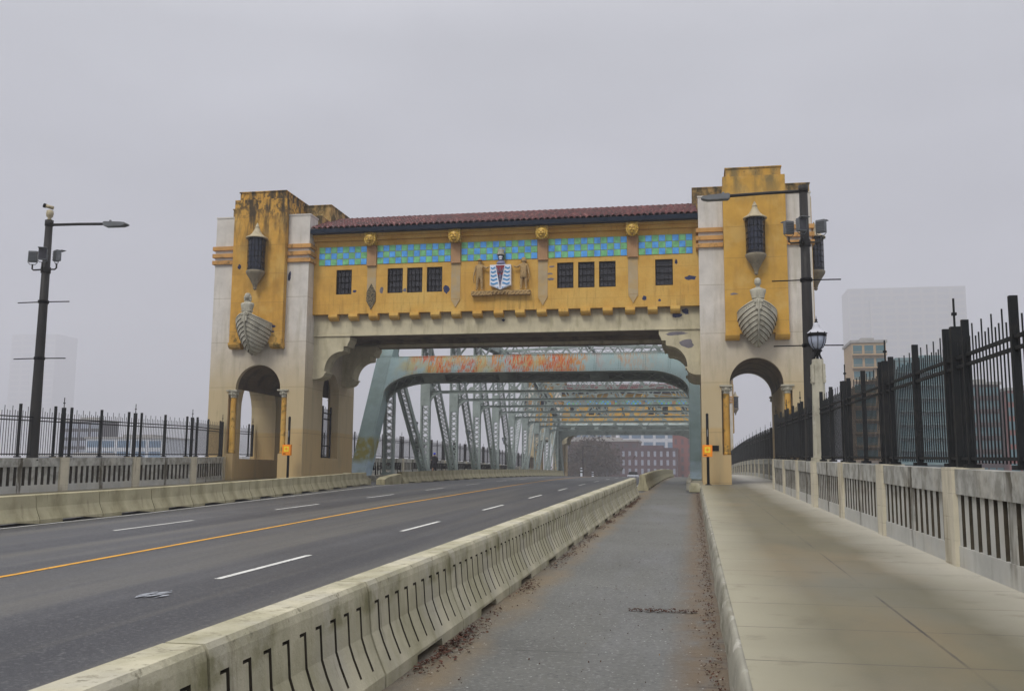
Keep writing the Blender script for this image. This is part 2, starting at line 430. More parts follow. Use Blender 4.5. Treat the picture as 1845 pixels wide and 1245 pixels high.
    def mirror_x(s):
        """append the x-mirrored copy"""
        n = len(s.v)
        s.v += [(-x, y, z) for x, y, z in s.v]
        k = len(s.f)
        for i in range(k):
            s.f.append(tuple(n + q for q in reversed(s.f[i]))); s.m.append(s.m[i]); s.sm.append(s.sm[i])
        return s
    def move(s, d):
        s.v = [(x + d[0], y + d[1], z + d[2]) for x, y, z in s.v]
        return s
    def build(s, name, mats, parent=None, loc=None, recalc=True):
        me = bpy.data.meshes.new(name)
        me.from_pydata(s.v, [], s.f)
        if not isinstance(mats, (list, tuple)): mats = [mats]
        for q in mats: me.materials.append(M[q] if isinstance(q, str) else q)
        me.polygons.foreach_set('material_index', s.m)
        me.polygons.foreach_set('use_smooth', s.sm)
        if recalc:
            bm = bmesh.new(); bm.from_mesh(me)
            bmesh.ops.recalc_face_normals(bm, faces=bm.faces)
            bm.to_mesh(me); bm.free()
        me.update()
        o = bpy.data.objects.new(name, me)
        COL.objects.link(o)
        if parent is not None: o.parent = parent
        if loc is not None: o.location = loc
        return o

def tag(o, label=None, cat=None, group=None, kind=None):
    if label: o['label'] = label
    if cat: o['category'] = cat
    if group: o['group'] = group
    if kind: o['kind'] = kind
    return o
def thing(name, loc, label, cat, group=None, rz=0, rx=0):
    o = bpy.data.objects.new(name, None)
    o.empty_display_size = .3
    COL.objects.link(o)
    o.location = loc; o.rotation_euler = (rx, 0, rz)
    return tag(o, label, cat, group)
def copy_tree(o, parent=None, skip=()):
    c = o.copy(); COL.objects.link(c); c.parent = parent
    for ch in list(o.children):
        if ch.name.split('.')[0] in skip: continue
        copy_tree(ch, c, skip)
    return c
ORD = ['first', 'second', 'third', 'fourth', 'fifth', 'sixth', 'seventh', 'eighth', 'ninth', 'tenth', 'eleventh', 'twelfth',
       'thirteenth', 'fourteenth', 'fifteenth', 'sixteenth', 'seventeenth', 'eighteenth', 'nineteenth', 'twentieth',
       'twenty-first', 'twenty-second', 'twenty-third', 'twenty-fourth', 'twenty-fifth', 'twenty-sixth']
def skinned(name, verts, edges, radii, material, parent, sub=2, root=0):
    me = bpy.data.meshes.new(name)
    me.from_pydata(verts, edges, [])
    me.materials.append(M[material])
    o = bpy.data.objects.new(name, me)
    COL.objects.link(o)
    o.parent = parent
    md = o.modifiers.new('skin', 'SKIN')
    if not me.skin_vertices:
        bm = bmesh.new(); bm.from_mesh(me); bm.verts.layers.skin.verify(); bm.to_mesh(me); bm.free()
    sv = me.skin_vertices[0].data
    for i, r in enumerate(radii):
        sv[i].radius = (r, r) if isinstance(r, (int, float)) else r
        sv[i].use_root = (i == root)
    md.use_smooth_shade = True
    o.modifiers.new('sub', 'SUBSURF').levels = sub
    o.modifiers['sub'].render_levels = sub
    return o

# ------------------------------------------------------------------ bridge deck profile
XC = -10.4
YM = 107.6
SLP = .0207
def zr(y):
    if y < 50: return SLP * y
    if y < 2 * YM - 50: return SLP * y - SLP / (2 * (YM - 50)) * (y - 50) ** 2
    return zr(2 * YM - 50 - 1e-6) - SLP * (y - 2 * YM + 50)
def slope(y):
    return (zr(y + .01) - zr(y - .01)) / .02
def ysteps(y0, y1, st=4.0):
    n = max(1, int(math.ceil((y1 - y0) / st)))
    return [y0 + (y1 - y0) * i / n for i in range(n + 1)]
def strip(mb, xa, xb, y0, y1, h, st=4.0, mi=0, xf=None):
    ys = ysteps(y0, y1, st)
    vs = []
    for y in ys:
        if xf: xa, xb = xf(y)
        vs += [(xa, y, zr(y) + h), (xb, y, zr(y) + h)]
    return mb.add(vs, [(2 * i, 2 * i + 1, 2 * i + 3, 2 * i + 2) for i in range(len(ys) - 1)], mi)
def slab(mb, xa, xb, y0, y1, h0, h1, st=4.0, mi=0):
    ys = ysteps(y0, y1, st); vs = []
    for y in ys:
        vs += [(xa, y, zr(y) + h0), (xb, y, zr(y) + h0), (xb, y, zr(y) + h1), (xa, y, zr(y) + h1)]
    fs = []
    for i in range(len(ys) - 1):
        a = 4 * i; b = a + 4
        fs += [(a, b, b + 1, a + 1), (a + 1, b + 1, b + 2, a + 2), (a + 2, b + 2, b + 3, a + 3), (a + 3, b + 3, b, a)]
    n = 4 * (len(ys) - 1)
    fs += [(0, 1, 2, 3), (n + 3, n + 2, n + 1, n)]
    return mb.add(vs, fs, mi)
def X(r): return XC + r

Y0, Y1 = -14.0, 330.0
tag(slab(MB(), X(-17.3), X(17.3), Y0, Y1, -2.2, -.02).build('deck', 'deck'), kind='structure')
tag(strip(MB(), X(-10.7), X(10.7), Y0, Y1, 0).build('road', 'asphalt'), kind='structure')
mb = MB()
strip(mb, -2.62, .26, Y0, 46.0, .004, 2)
strip(mb, -2.4, X(10.0), 46.0, 160, .004, 2)
tag(mb.build('bike_lane', 'bike'), kind='structure')
# sidewalks and kerbs
KH = .30
for sgn in (1, -1):
    mb = MB()
    xa, xb = (X(10.72), X(17.3)) if sgn > 0 else (X(-17.3), X(-10.72))
    slab(mb, xa, xb, Y0, 50.4, -.1, KH, 2)
    tag(mb.build('sidewalk', 'sidewalk'), kind='structure')
    mb = MB()
    xa, xb = (X(10.22), X(17.3)) if sgn > 0 else (X(-17.3), X(-10.22))
    slab(mb, xa, xb, 50.4, 165.4, -.1, KH, 3)
    slab(mb, xa, xb, 165.4, Y1, -.1, KH, 6)
    tag(mb.build('sidewalk', 'sidewalk'), kind='structure')
    # kerb with battered, worn face
    mb = MB()
    ys = ysteps(Y0, 50.38, .5); vs = []
    for y in ys:
        j = .008 * math.sin(y * 2.3) + random.uniform(-.006, .006)
        r = [(10.64 + j, -.05), (10.65 + j, .10), (10.675 + j, .24), (10.70, .30), (10.735, .306), (10.735, -.05)]
        vs += [(X(sgn * a), y, zr(y) + h) for a, h in r]
    n = 6
    fs = []
    for i in range(len(ys) - 1):
        for k in range(n - 1):
            fs.append((i * n + k, i * n + k + 1, (i + 1) * n + k + 1, (i + 1) * n + k))
    mb.add(vs, fs, 0, True)
    tag(mb.build('kerb', 'kerb'), kind='structure')
    mb = MB()
    xa, xb = (X(10.0), X(10.24)) if sgn > 0 else (X(-10.24), X(-10.0))
    slab(mb, xa, xb, 50.2, 165, -.05, KH + .12, 3)
    tag(mb.build('kerb', 'kerb'), kind='structure')

# road markings
mb = MB()
def ln(x, y0, y1, w=.11, mi=0, xe=None):
    ys = ysteps(y0, y1, 3); vs = []
    for y in ys:
        xx = x + ((xe - x) * (y - y0) / (y1 - y0) if xe is not None else 0)
        vs += [(xx - w / 2, y, zr(y) + .006), (xx + w / 2, y, zr(y) + .006)]
    mb.add(vs, [(2 * i, 2 * i + 1, 2 * i + 3, 2 * i + 2) for i in range(len(ys) - 1)], mi)
for k in range(-2, 22):
    y = 12.9 + 8.75 * k
    ln(-6.62, y, y + 3.35, .11)
    ln(-13.05, y + 8.75 * 1 - 1.3 + .0, y + 8.75 - 1.3 + 3.6, .10)
ln(-9.72, Y0, 12.7, .12, 1)
ln(-9.72, 12.7, 32, .12, 1, -10.3)
ln(-10.3, 32, 165, .12, 1)
ln(-15.9, Y0, 26, .09)
ln(-15.9, 26, 52, .09, 0, -17.3)
ln(-17.3, 52, 150, .09, 0, -16.0)
ln(-3.25, Y0, 160, .09)
tag(mb.build('road_marking', ['line_white', 'line_yellow']), kind='structure')
mb = MB()     # scuffed splash of white paint
for i in range(9):
    a = random.uniform(0, 6.28); cx, cy = -6.62 + random.uniform(-.2, .16), 11.4 + random.uniform(-.22, .2)
    n = 7
    mb.add([(cx + random.uniform(.02, .07) * math.cos(6.28 * k / n), cy + random.uniform(.03, .30) * math.sin(6.28 * k / n), zr(cy) + .008 + i * .0004) for k in range(n)], [tuple(range(n))])
tag(mb.build('paint_splash', 'splash'), 'splash of white paint spilled on the road below the nearest lane dash', 'paint splash')

# ground and water far below
mb = MB(); mb.box(-2600, 2600, -200, 3600, -31, -30)
tag(mb.build('ground', 'ground'), kind='structure')
mb = MB(); mb.box(-1490, 1490, 20, 190, -30.5, -29.6)
tag(mb.build('water', 'water'), kind='structure')

# ------------------------------------------------------------------ gateway
GY = 54.5
def gz(y): return zr(y)
gate = thing('bridge_gateway', (XC, GY, 1.045), 'near ochre and cream bridge gateway with clay tile roof between two towers', 'gateway')
TX, TW = 13.69, 2.86          # tower centre and half width
AR, AC, SPR = 1.34, 13.60, 5.40   # walkway arch
def arch_pts(cx, r, spr, n=20):
    return [(cx + r * math.cos(math.pi * i / n), spr + r * math.sin(math.pi * i / n)) for i in range(n + 1)]
LC, LR, LS = 0.05, 1.32, 5.35      # lancet through the side walls
for sgn in (1, -1):
    mb = MB()
    xi, xo = TX - TW, TX + TW
    # upper body
    mb.box(xi, xo, -4, 4, 6.95, 12.4)
    # front and back corner pilasters up to the parapet
    for sy in (-1, 1):
        ya, yb = sorted((sy * 4.0, sy * 2.85))
        for xa, xb in ((xi, 12.1), (15.28, xo)):
            mb.box(xa, xb, ya, yb, 12.4, 15.28)
            mb.box(xa - .03, xb + .03, ya - .03, yb + .03, 15.28, 15.36)
    mb.box(12.1, xo - .25, -3.9, 3.9, 12.4, 15.1)
    # arch barrel between front and back, in the passage
    pts = arch_pts(AC, AR, SPR)
    vt = MB()
    for a, b in zip(pts[:-1], pts[1:]):
        mb.prism([a, b, (b[0], 6.95), (a[0], 6.95)], 1, -4, -3.7)
        mb.prism([a, b, (b[0], 6.95), (a[0], 6.95)], 1, 3.7, 4)
        vt.prism([a, b, (b[0], 6.95), (a[0], 6.95)], 1, -3.7, 3.7)
    if sgn < 0: vt.v = [(-x, y, z) for x, y, z in vt.v]
    vt.build('vault', 'soffit', gate)  # vault lining carries the painted underside shade
    # side walls with lancets
    for k, (xa, xb) in enumerate(((xi, AC - AR), (AC + AR, xo))):
        if k == 1 and sgn > 0:
            mb.box(xa, xb, -3.5, 4, -.5, 6.95); mb.box(xa + .42, xb, -4, -3.5, 1.78, 5.15); mb.box(xa, xb, -4, -3.5, -.5, 1.78); mb.box(xa, xb, -4, -3.5, 5.15, 6.95)
            continue
        lc, lr, ls = (LC, LR, LS) if k == 0 else (-.85, 2.35, 4.25)
        sill = 1.6 if k == 0 else 1.5
        for ya, yb, sy in ((-4, lc - lr, -1), (lc + lr, 4, 1)):
            if k == 0 and sy > 0:      # thin wall beside the window niche
                mb.box(xa, xa + .55, yb - 2.63, 3.25, -.5, 6.95)
                ya = 3.25
            inner = xb if k == 0 else xa
            d = -1 if k == 0 else 1
            mb.box(xa, xb, ya, yb, -.5, 1.78)
            # notch for the column
            yn = ya + .42 if sy < 0 else yb - .42
            xn = inner + d * .42
            xs0, xs1 = sorted((xn, xa if k == 0 else xb))
            mb.box(xs0, xs1, ya, yb, 1.78, 5.15)
            xs0, xs1 = sorted((xn, inner))
            if sy < 0: mb.box(xs0, xs1, yn, yb, 1.78, 5.15)
            else: mb.box(xs0, xs1, ya, yn, 1.78, 5.15)
            mb.box(xa, xb, ya, yb, 5.15, 6.95)
        mb.box(xa, xb if k else xa + .55, lc - lr, lc + lr, -.5, sill)
        pts = arch_pts(lc, lr, ls, 16)
        for a, b in zip(pts[:-1], pts[1:]):
            mb.prism([a, b, (b[0], 6.95), (a[0], 6.95)], 0, xa, xb if k else xa + .55)
    if sgn < 0: mb.v = [(-x, y, z) for x, y, z in mb.v]
    mb.build('tower', 'cream', gate)
    # string courses
    for zb in (12.56, 12.96, 13.38):
        e = .13
        for sy in (-1, 1):
            ya, yb = sorted((sy * (4 + e), sy * 2.7))
            for xa, xb in ((xi - e, 12.09), (15.29, xo + e)):
                mb = MB()
                mb.box(xa, xb, ya, yb, zb, zb + .22)
                if sgn < 0: mb.v = [(-x, y, z) for x, y, z in mb.v]
                mb.build('string_course', 'band', gate)
    # ochre pylon front and back, parapet cap and attic
    pm = 'ochre_tower' if sgn < 0 else 'ochre_clean'
    mb = MB()
    for sy in (-1, 1):
        ya, yb = sorted((sy * 4.40, sy * 3.85))
        mb.box(sgn * TX - 1.58, sgn * TX + 1.58, ya, yb, 7.95, 16.22)
        for q in (-1, 1):           # scrolled feet
            x0 = sgn * TX + q * 1.24
            poly = [(4.40 + .10, 7.95), (4.40 + .10, 7.84), (4.42, 7.70), (4.25, 7.62), (4.0, 7.62), (3.9, 7.95)]
            mb.prism([(sy * a, z) for a, z in poly], 0, x0 - .36, x0 + .36)
    mb.box(sgn * TX - 1.55, sgn * TX + 1.55, -3.85, 3.85, 15.3, 16.18)
    mb.build('pylon', pm, gate)
    mb = MB()
    mb.box(sgn * TX - 1.40, sgn * TX + 1.40, -4.15, 4.15, 16.16, 16.70)
    mb.box(sgn * TX - 1.45, sgn * TX + 1.45, -4.2, 4.2, 16.70, 16.76)
    mb.build('parapet', pm, gate)
    mb = MB()
    mb.box(sgn * TX - 3.12, sgn * TX + 3.12, -1.55, 1.55, 13.8, 16.5)
    mb.box(sgn * TX - 3.16, sgn * TX + 3.16, -1.59, 1.59, 16.5, 16.56)
    mb.box(sgn * TX - 2.95, sgn * TX + 2.95, -2.6, 2.6, 13.7, 15.62)
    mb.build('attic', 'attic', gate)
    # outer side pylon
    mb = MB()
    a, b = sorted((sgn * (xo - .2), sgn * (xo + .32)))
    mb.box(a, b, -1.6, 1.6, 7.95, 15.75)
    mb.build('pylon', pm, gate)
    # columns with capitals at the arch corners
    for sy in (-1, 1):
        for k, q in ((0, -1), (1, 1)):
            cx = sgn * (AC + q * (AR + .19)); cy = sy * 3.79
            mb = MB()
            mb.lathe([(.17, 1.8), (.19, 1.86), (.165, 1.92), (.165, 3.3), (.155, 4.92)], (cx, cy, 0), 16)
            col = mb.build('column', 'ochre_tower', gate)
            mb = MB()
            mb.lathe([(.16, 4.9), (.2, 4.93), (.16, 4.97), (.2, 5.05), (.27, 5.13), (.25, 5.16), (.3, 5.24), (.3, 5.26)], (cx, cy, 0), 16)
            mb.box(cx - .32, cx + .32, cy - .32, cy + .32, 5.26, 5.34)
            for j in range(8):
                a = j * math.pi / 4
                mb.ball((cx + .25 * math.cos(a), cy + .25 * math.sin(a), 5.12), (.06, .06, .09), n=6, m_=4)
            mb.build('capital', 'stone', col)
    # iron grille in the roadway side lancet
    mb = MB()
    gx = sgn * (xi + .47)
    for j in range(19):
        y = LC - LR + .07 + j * (2 * LR - .14) / 18
        top = 4.55 + (.12 if j % 3 == 0 else 0)
        mb.box(gx - .012, gx + .012, y - .012, y + .012, 1.6, top)
    for z in (1.66, 2.3, 3.9, 4.25):
        mb.box(gx - .03, gx + .03, LC - LR, LC + LR, z, z + .07)
    for y in (LC - LR + .05, LC, LC + LR - .05):
        mb.box(gx - .04, gx + .04, y - .05, y + .05, 1.6, 4.7)
    mb.build('grille', 'dark_metal', gate)

# oriel lanterns
def oriel(cx, cy, ang):
    hold = MB()
    prof = [(.09, 10.92), (.11, 10.98), (.07, 11.02), (.11, 11.06), (.12, 11.14), (.2, 11.3), (.34, 11.55), (.46, 11.72), (.52, 11.84), (.53, 11.93), (.48, 11.97)]
    c = MB().lathe([(.001, 10.86)] + prof, (cx, cy, 0), 20)
    cup = c.build('oriel_lantern', 'cup', gate)
    MB().lathe([(.44, 11.95), (.44, 13.85)], (cx, cy, 0), 20).build('glass', 'pane', cup)
    g = MB()
    for j in range(14):
        a = 2 * math.pi * j / 14
        px, py = cx + .47 * math.cos(a), cy + .47 * math.sin(a)
        g.tube([(px, py, 11.95), (px, py, 13.87)], .014, 5, cap=False)
    for z in (12.1, 12.42, 12.75, 13.07, 13.4, 13.7):
        g.lathe([(.465, z - .015), (.49, z), (.465, z + .015)], (cx, cy, 0), 20)
    g.build('grille', 'black', cup)
    MB().lathe([(.46, 13.84), (.60, 13.80), (.61, 13.86), (.56, 13.9), (.42, 13.98), (.28, 14.12), (.18, 14.3), (.13, 14.42), (.12, 14.46), (.15, 14.49), (.11, 14.52), (.09, 14.6), (.05, 14.68), (.001, 14.76)],
               (cx, cy, 0), 24).build('cap', 'lead', cup)
for sgn in (1, -1):
    oriel(sgn * TX - (.0), -4.72, 0)
    oriel(sgn * (TX + TW + .62), 0, 0)

# bridge wall between the towers
WI = TX - TW
FY = -3.22
wins = [(-9.0, .93), (-5.97, .9), (-4.83, .9), (-3.68, .9), (3.68, .9), (4.83, .9), (5.97, .9), (9.0, .93)]
WZ0, WZ1 = 10.78, 12.2
mb = MB()
for sy in (-1, 1):
    ya, yb = sorted((sy * 3.22, sy * 2.85))
    xs = [-WI - .2]
    for c, ww in wins: xs += [c - ww / 2, c + ww / 2]
    xs.append(WI + .2)
    mb.box(-WI - .2, WI + .2, ya, yb, 9.65, WZ0)
    mb.box(-WI - .2, WI + .2, ya, yb, WZ1, 14.3)
    for i in range(0, len(xs), 2):
        mb.box(xs[i], xs[i + 1], ya, yb, WZ0, WZ1)
mb.box(-WI - .2, WI + .2, -2.85, 2.85, 9.65, 9.8)
mb.box(-WI, WI, -3.40, -3.22, 13.86, 14.06)     # cornice moulding
mb.box(-WI, WI, 3.22, 3.40, 13.86, 14.06)
mb.box(-WI, WI, -3.56, 3.56, 14.06, 14.2)
bw = mb.build('wall', 'ochre', gate)
for i, (c, ww) in enumerate(wins):
    for sy in (-1, 1):
        f = MB()
        y = sy * 3.08
        ya, yb = y - .05, y + .05
        t = .055
        f.box(c - ww / 2, c - ww / 2 + t, ya, yb, WZ0, WZ1)
        f.box(c + ww / 2 - t, c + ww / 2, ya, yb, WZ0, WZ1)
        f.box(c - ww / 2 + t, c + ww / 2 - t, ya, yb, WZ0, WZ0 + t)
        f.box(c - ww / 2 + t, c + ww / 2 - t, ya, yb, WZ1 - t, WZ1)
        nb = 4
        for k in range(1, nb):
            x = c - ww / 2 + ww * k / nb
            f.box(x - .011, x + .011, y - .02, y + .02, WZ0 + t, WZ1 - t)
        for k in range(1, 4):
            z = WZ0 + (WZ1 - WZ0) * k / 4
            f.box(c - ww / 2 + t, c + ww / 2 - t, y - .03, y + .012, z - .02, z + .02)
        fo = f.build('window', 'black', bw)
        MB().box(c - ww / 2 + .01, c + ww / 2 - .01, y + sy * -.06 - .01, y + sy * -.06 + .01, WZ0 + .01, WZ1 - .01).build('pane', 'pane2', fo)
# cream beam and soffit
mb = MB()
mb.box(-WI, WI, -2.9, -2.25, 8.43, 9.65)
mb.box(-WI, WI, 2.25, 2.9, 8.43, 9.65)
mb.box(-WI, WI, -2.96, -2.9, 8.43, 8.5)
mb.build('beam', 'beam', gate)
mb = MB()
mb.box(-WI, WI, -2.25, -1.9, 8.62, 9.6)
mb.box(-WI, WI, 1.9, 2.25, 8.62, 9.6)
mb.box(-WI, WI, -1.9, 1.9, 8.85, 9.6)
mb.box(-WI, WI, -2.86, -2.3, 8.40, 8.44)  # thin sheets with painted shade under the beam edges
mb.box(-WI, WI, 2.3, 2.86, 8.40, 8.44)
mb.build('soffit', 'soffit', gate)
# corbels
for k in range(17):
    x = -9.57 + 1.196 * k
    for sy in (-1, 1):
        poly = [(2.9, 9.65), (3.32, 9.65), (3.34, 9.48), (3.28, 9.38), (3.15, 9.31), (2.9, 9.29)]
        MB().prism([(sy * a, z) for a, z in poly], 0, x - .26, x + .26).build('corbel', 'ochre', gate)
# scrolled brackets
br = [(0, 8.43), (2.16, 8.43), (2.16, 8.20), (2.05, 8.0), (2.02, 7.86), (1.80, 7.86), (1.80, 7.62)]
for i in range(9):
    a = math.pi / 2 * i / 8
    br.append((1.70 - 1.02 * math.sin(a), 6.45 + 1.12 * math.cos(a)))
br += [(.80, 6.44), (.80, 6.36)]
for i in range(7):
    a = math.pi / 2 * i / 6
    br.append((.72 * math.cos(a) ** .8 if i < 6 else 0.0, 6.36 - .36 * math.sin(a)))
for sgn in (1, -1):
    for sy in (-1, 1):
        ya, yb = sorted((sy * 2.88, sy * 1.75))
        # fan-split to keep the concave outline clean
        mbk = MB()
        P = [(sgn * (WI - a), z) for a, z in br]
        n = len(P)
        bm = bmesh.new()
        v0 = [bm.verts.new((p[0], ya, p[1])) for p in P]
        f0 = bm.faces.new(v0)
        ex = bmesh.ops.extrude_face_region(bm, geom=[f0])
        for g in ex['geom']:
            if isinstance(g, bmesh.types.BMVert): g.co.y = yb
        bmesh.ops.triangulate(bm, faces=[f for f in bm.faces if len(f.verts) > 4])
        bmesh.ops.recalc_face_normals(bm, faces=bm.faces)
        me = bpy.data.meshes.new('bracket'); bm.to_mesh(me); bm.free()
        me.materials.append(M['beam'])
        ob = bpy.data.objects.new('bracket', me); COL.objects.link(ob); ob.parent = gate
# tile panels
TS = .358
def panel(x0, n, g0):
    mb = MB()
    mb.box(x0, x0 + n * TS, FY - .02, FY, 12.46, 12.46 + 3 * TS + .02, 2)
    for i in range(n):
        for j in range(3):
            mi = (i + j + g0) % 2
            g = .014
            mb.box(x0 + i * TS + g, x0 + (i + 1) * TS - g, FY - .035 - random.uniform(0, .006), FY - .02, 12.46 + j * TS + g, 12.46 + (j + 1) * TS - g, mi)
    mb.build('tile_panel', ['green_tile', 'blue_tile', 'grout'], gate)
panel(-7.66 - 8 * TS, 8, 0)
for c in (-4.9, 0, 4.9): panel(c - 6 * TS, 12, 0)
panel(7.66, 8, 0)
# pilasters with lion heads
def lion(cx):
    mb = MB()
    y = FY - .02
    mb.box(cx - .33, cx + .33, y - .50, y, 13.78, 14.18)
    mb.box(cx - .31, cx + .31, y - .42, y, 13.52, 13.78)
    hy = y - .50
    mb.ball((cx, hy, 13.82), (.27, .16, .31))
    for k in range(18):                       # mane locks
        a = 2 * math.pi * k / 18
        mb.ball((cx + .29 * math.cos(a), hy + .04, 13.82 + .32 * math.sin(a)), (.07, .09, .10), n=7, m_=5)
    mb.ball((cx, hy - .17, 13.74), (.13, .12, .10))      # muzzle
    mb.ball((cx, hy - .27, 13.79), (.06, .05, .04))      # nose
    mb.ball((cx, hy - .15, 13.60), (.10, .10, .05))      # chin
    for q in (-1, 1):
        mb.ball((cx + q * .10, hy - .14, 13.90), (.065, .05, .035))   # brows
        mb.ball((cx + q * .09, hy - .15, 13.85), .028)
        mb.ball((cx + q * .08, hy - .23, 13.71), (.07, .06, .055))    # cheeks
        mb.ball((cx + q * .2, hy - .02, 14.08), (.06, .05, .07))      # ears
    return mb
for i, c in enumerate((-7.35, -2.45, 2.45, 7.35)):
    mb = MB(); mb.box(c - .27, c + .27, FY - .12, FY, 12.42, 13.86); mb.box(c - .29, c + .29, FY - .14, FY, 12.36, 12.42)
    pl = mb.build('pilaster', 'pilaster', gate)
    lion(c).build('lion_head', 'gold', gate)
    zt = 10.35
    mb = MB(); mb.prism([(c - .26, 12.34), (c + .26, 12.34), (c + .26, zt), (c - .26, zt)], 1, FY - .025, FY, 0)
    mb.build('shaft', 'faded', pl)
    orn = [(c - .27, 10.33), (c + .27, 10.33), (c, 9.86)] if i else [(c, 11.35), (c + .27, 10.85), (c + .27, 10.35), (c, 9.86), (c - .27, 10.35), (c - .27, 10.85)]
    MB().prism(orn, 1, FY - .05, FY - .002, 0).build('ornament', 'carved' if i == 0 else 'faded', pl)
# paint patches, irregular blobs a few mm proud
def blob(mb, cx, cz, rx, rz, y, mi=0, n=13, seed=0):
    rr = random.Random(seed)
    pts = [(cx + rx * (.65 + .5 * rr.random()) * math.cos(6.283 * k / n), cz + rz * (.65 + .5 * rr.random()) * math.sin(6.283 * k / n)) for k in range(n)]
    mb.prism(pts, 1, y - .006, y + .001, mi)
def patch(cx, cz, rx, rz, mi, y, seed):
    rr = random.Random(seed); mb = MB()
    for k in range(5):
        f = 1 if k == 0 else rr.uniform(.3, .6)
        blob(mb, cx + (0 if k == 0 else rr.uniform(-.7, .7) * rx), cz + (0 if k == 0 else rr.uniform(-.7, .7) * rz), rx * f, rz * f, y - .0015 * k, 0, seed=seed * 9 + k)
    mb.build('paint_patch', ['paint_patch', 'grey_patch'][mi], gate)
PL = [(-8.35, 10.95, .12, .08, 0, FY), (-6.75, 10.95, .11, .2, 1, FY), (-5.4, 10.93, .12, .1, 1, FY), (-2.98, 10.9, .18, .24, 0, FY), (2.95, 12.0, .16, .05, 1, FY), (2.85, 11.6, .15, .05, 1, FY),
      (2.9, 11.3, .2, .07, 1, FY), (7.95, 10.1, .13, .14, 0, FY), (8.75, 9.98, .08, .07, 0, FY), (10.4, 11.15, .32, .14, 0, FY), (9.65, 12.05, .08, .14, 0, FY),
      (9.65, 9.2, .3, .14, 0, -2.9), (10.1, 9.4, .16, .16, 0, -2.9), (.2, 9.15, .1, .08, 0, -2.9), (9.6, 8.22, .55, .09, 1, -2.88), (10.15, 7.7, .4, .26, 1, -2.88),
      (-TX - 1.15, 12.3, .1, .16, 0, -4.40), (-TX + 1.05, 8.85, .15, .08, 0, -4.40), (-TX + 1.05, 8.55, .09, .05, 0, -4.40), (TX - 1.1, 10.0, .2, .05, 1, -4.40), (-TX + 1.72, 11.75, .09, .28, 0, -4.0)]
for j, p in enumerate(PL): patch(*p, j + 3)

# roof: barrel tiles
def roof_side(sy):
    mb = MB()
    nx = 66; sub = 6; rows = 9
    L = 3.95; x0 = -WI + .02; w_ = 2 * (WI - .02)
    vs = []; cols = nx * sub + 1
    lines = []
    for r in range(rows):
        for t, lift in ((0.0, .10), (.98, .0)):
            d = (r + t) / rows
            y = sy * (3.85 - 3.85 * d); z = 14.46 + 1.5 * d + lift
            lines.append((y, z))
    lines = [(lines[0][0], lines[0][1] - .08)] + lines
    for (y, z) in lines:
        for i in range(cols):
            ph = (i / sub) % 1.0
            h = .12 * abs(math.sin(math.pi * ph)) ** .7
            vs.append((x0 + w_ * i / (cols - 1), y, z + h))
    fs = []
    for r in range(len(lines) - 1):
        for i in range(cols - 1):
            fs.append((r * cols + i, r * cols + i + 1, (r + 1) * cols + i + 1, (r + 1) * cols + i))
    mb.add(vs, fs, 0, False)
    return mb
a = roof_side(-1); b = roof_side(1)
a.add(b.v, b.f)
a.tube([(-WI + .02, 0, 15.98), (WI - .02, 0, 15.98)], .13, 8)
a.build('roof', 'roof', gate, recalc=False)
mb = MB()
for sy in (-1, 1):
    ya, yb = sorted((sy * 3.98, sy * 3.80))
    mb.box(-WI + .02, WI - .02, ya, yb, 14.2, 14.44)
    ya, yb = sorted((sy * 3.80, sy * 3.5))
    mb.box(-WI + .03, WI - .03, ya, yb, 14.2, 14.24)
mb.build('gutter', 'gutter', gate)

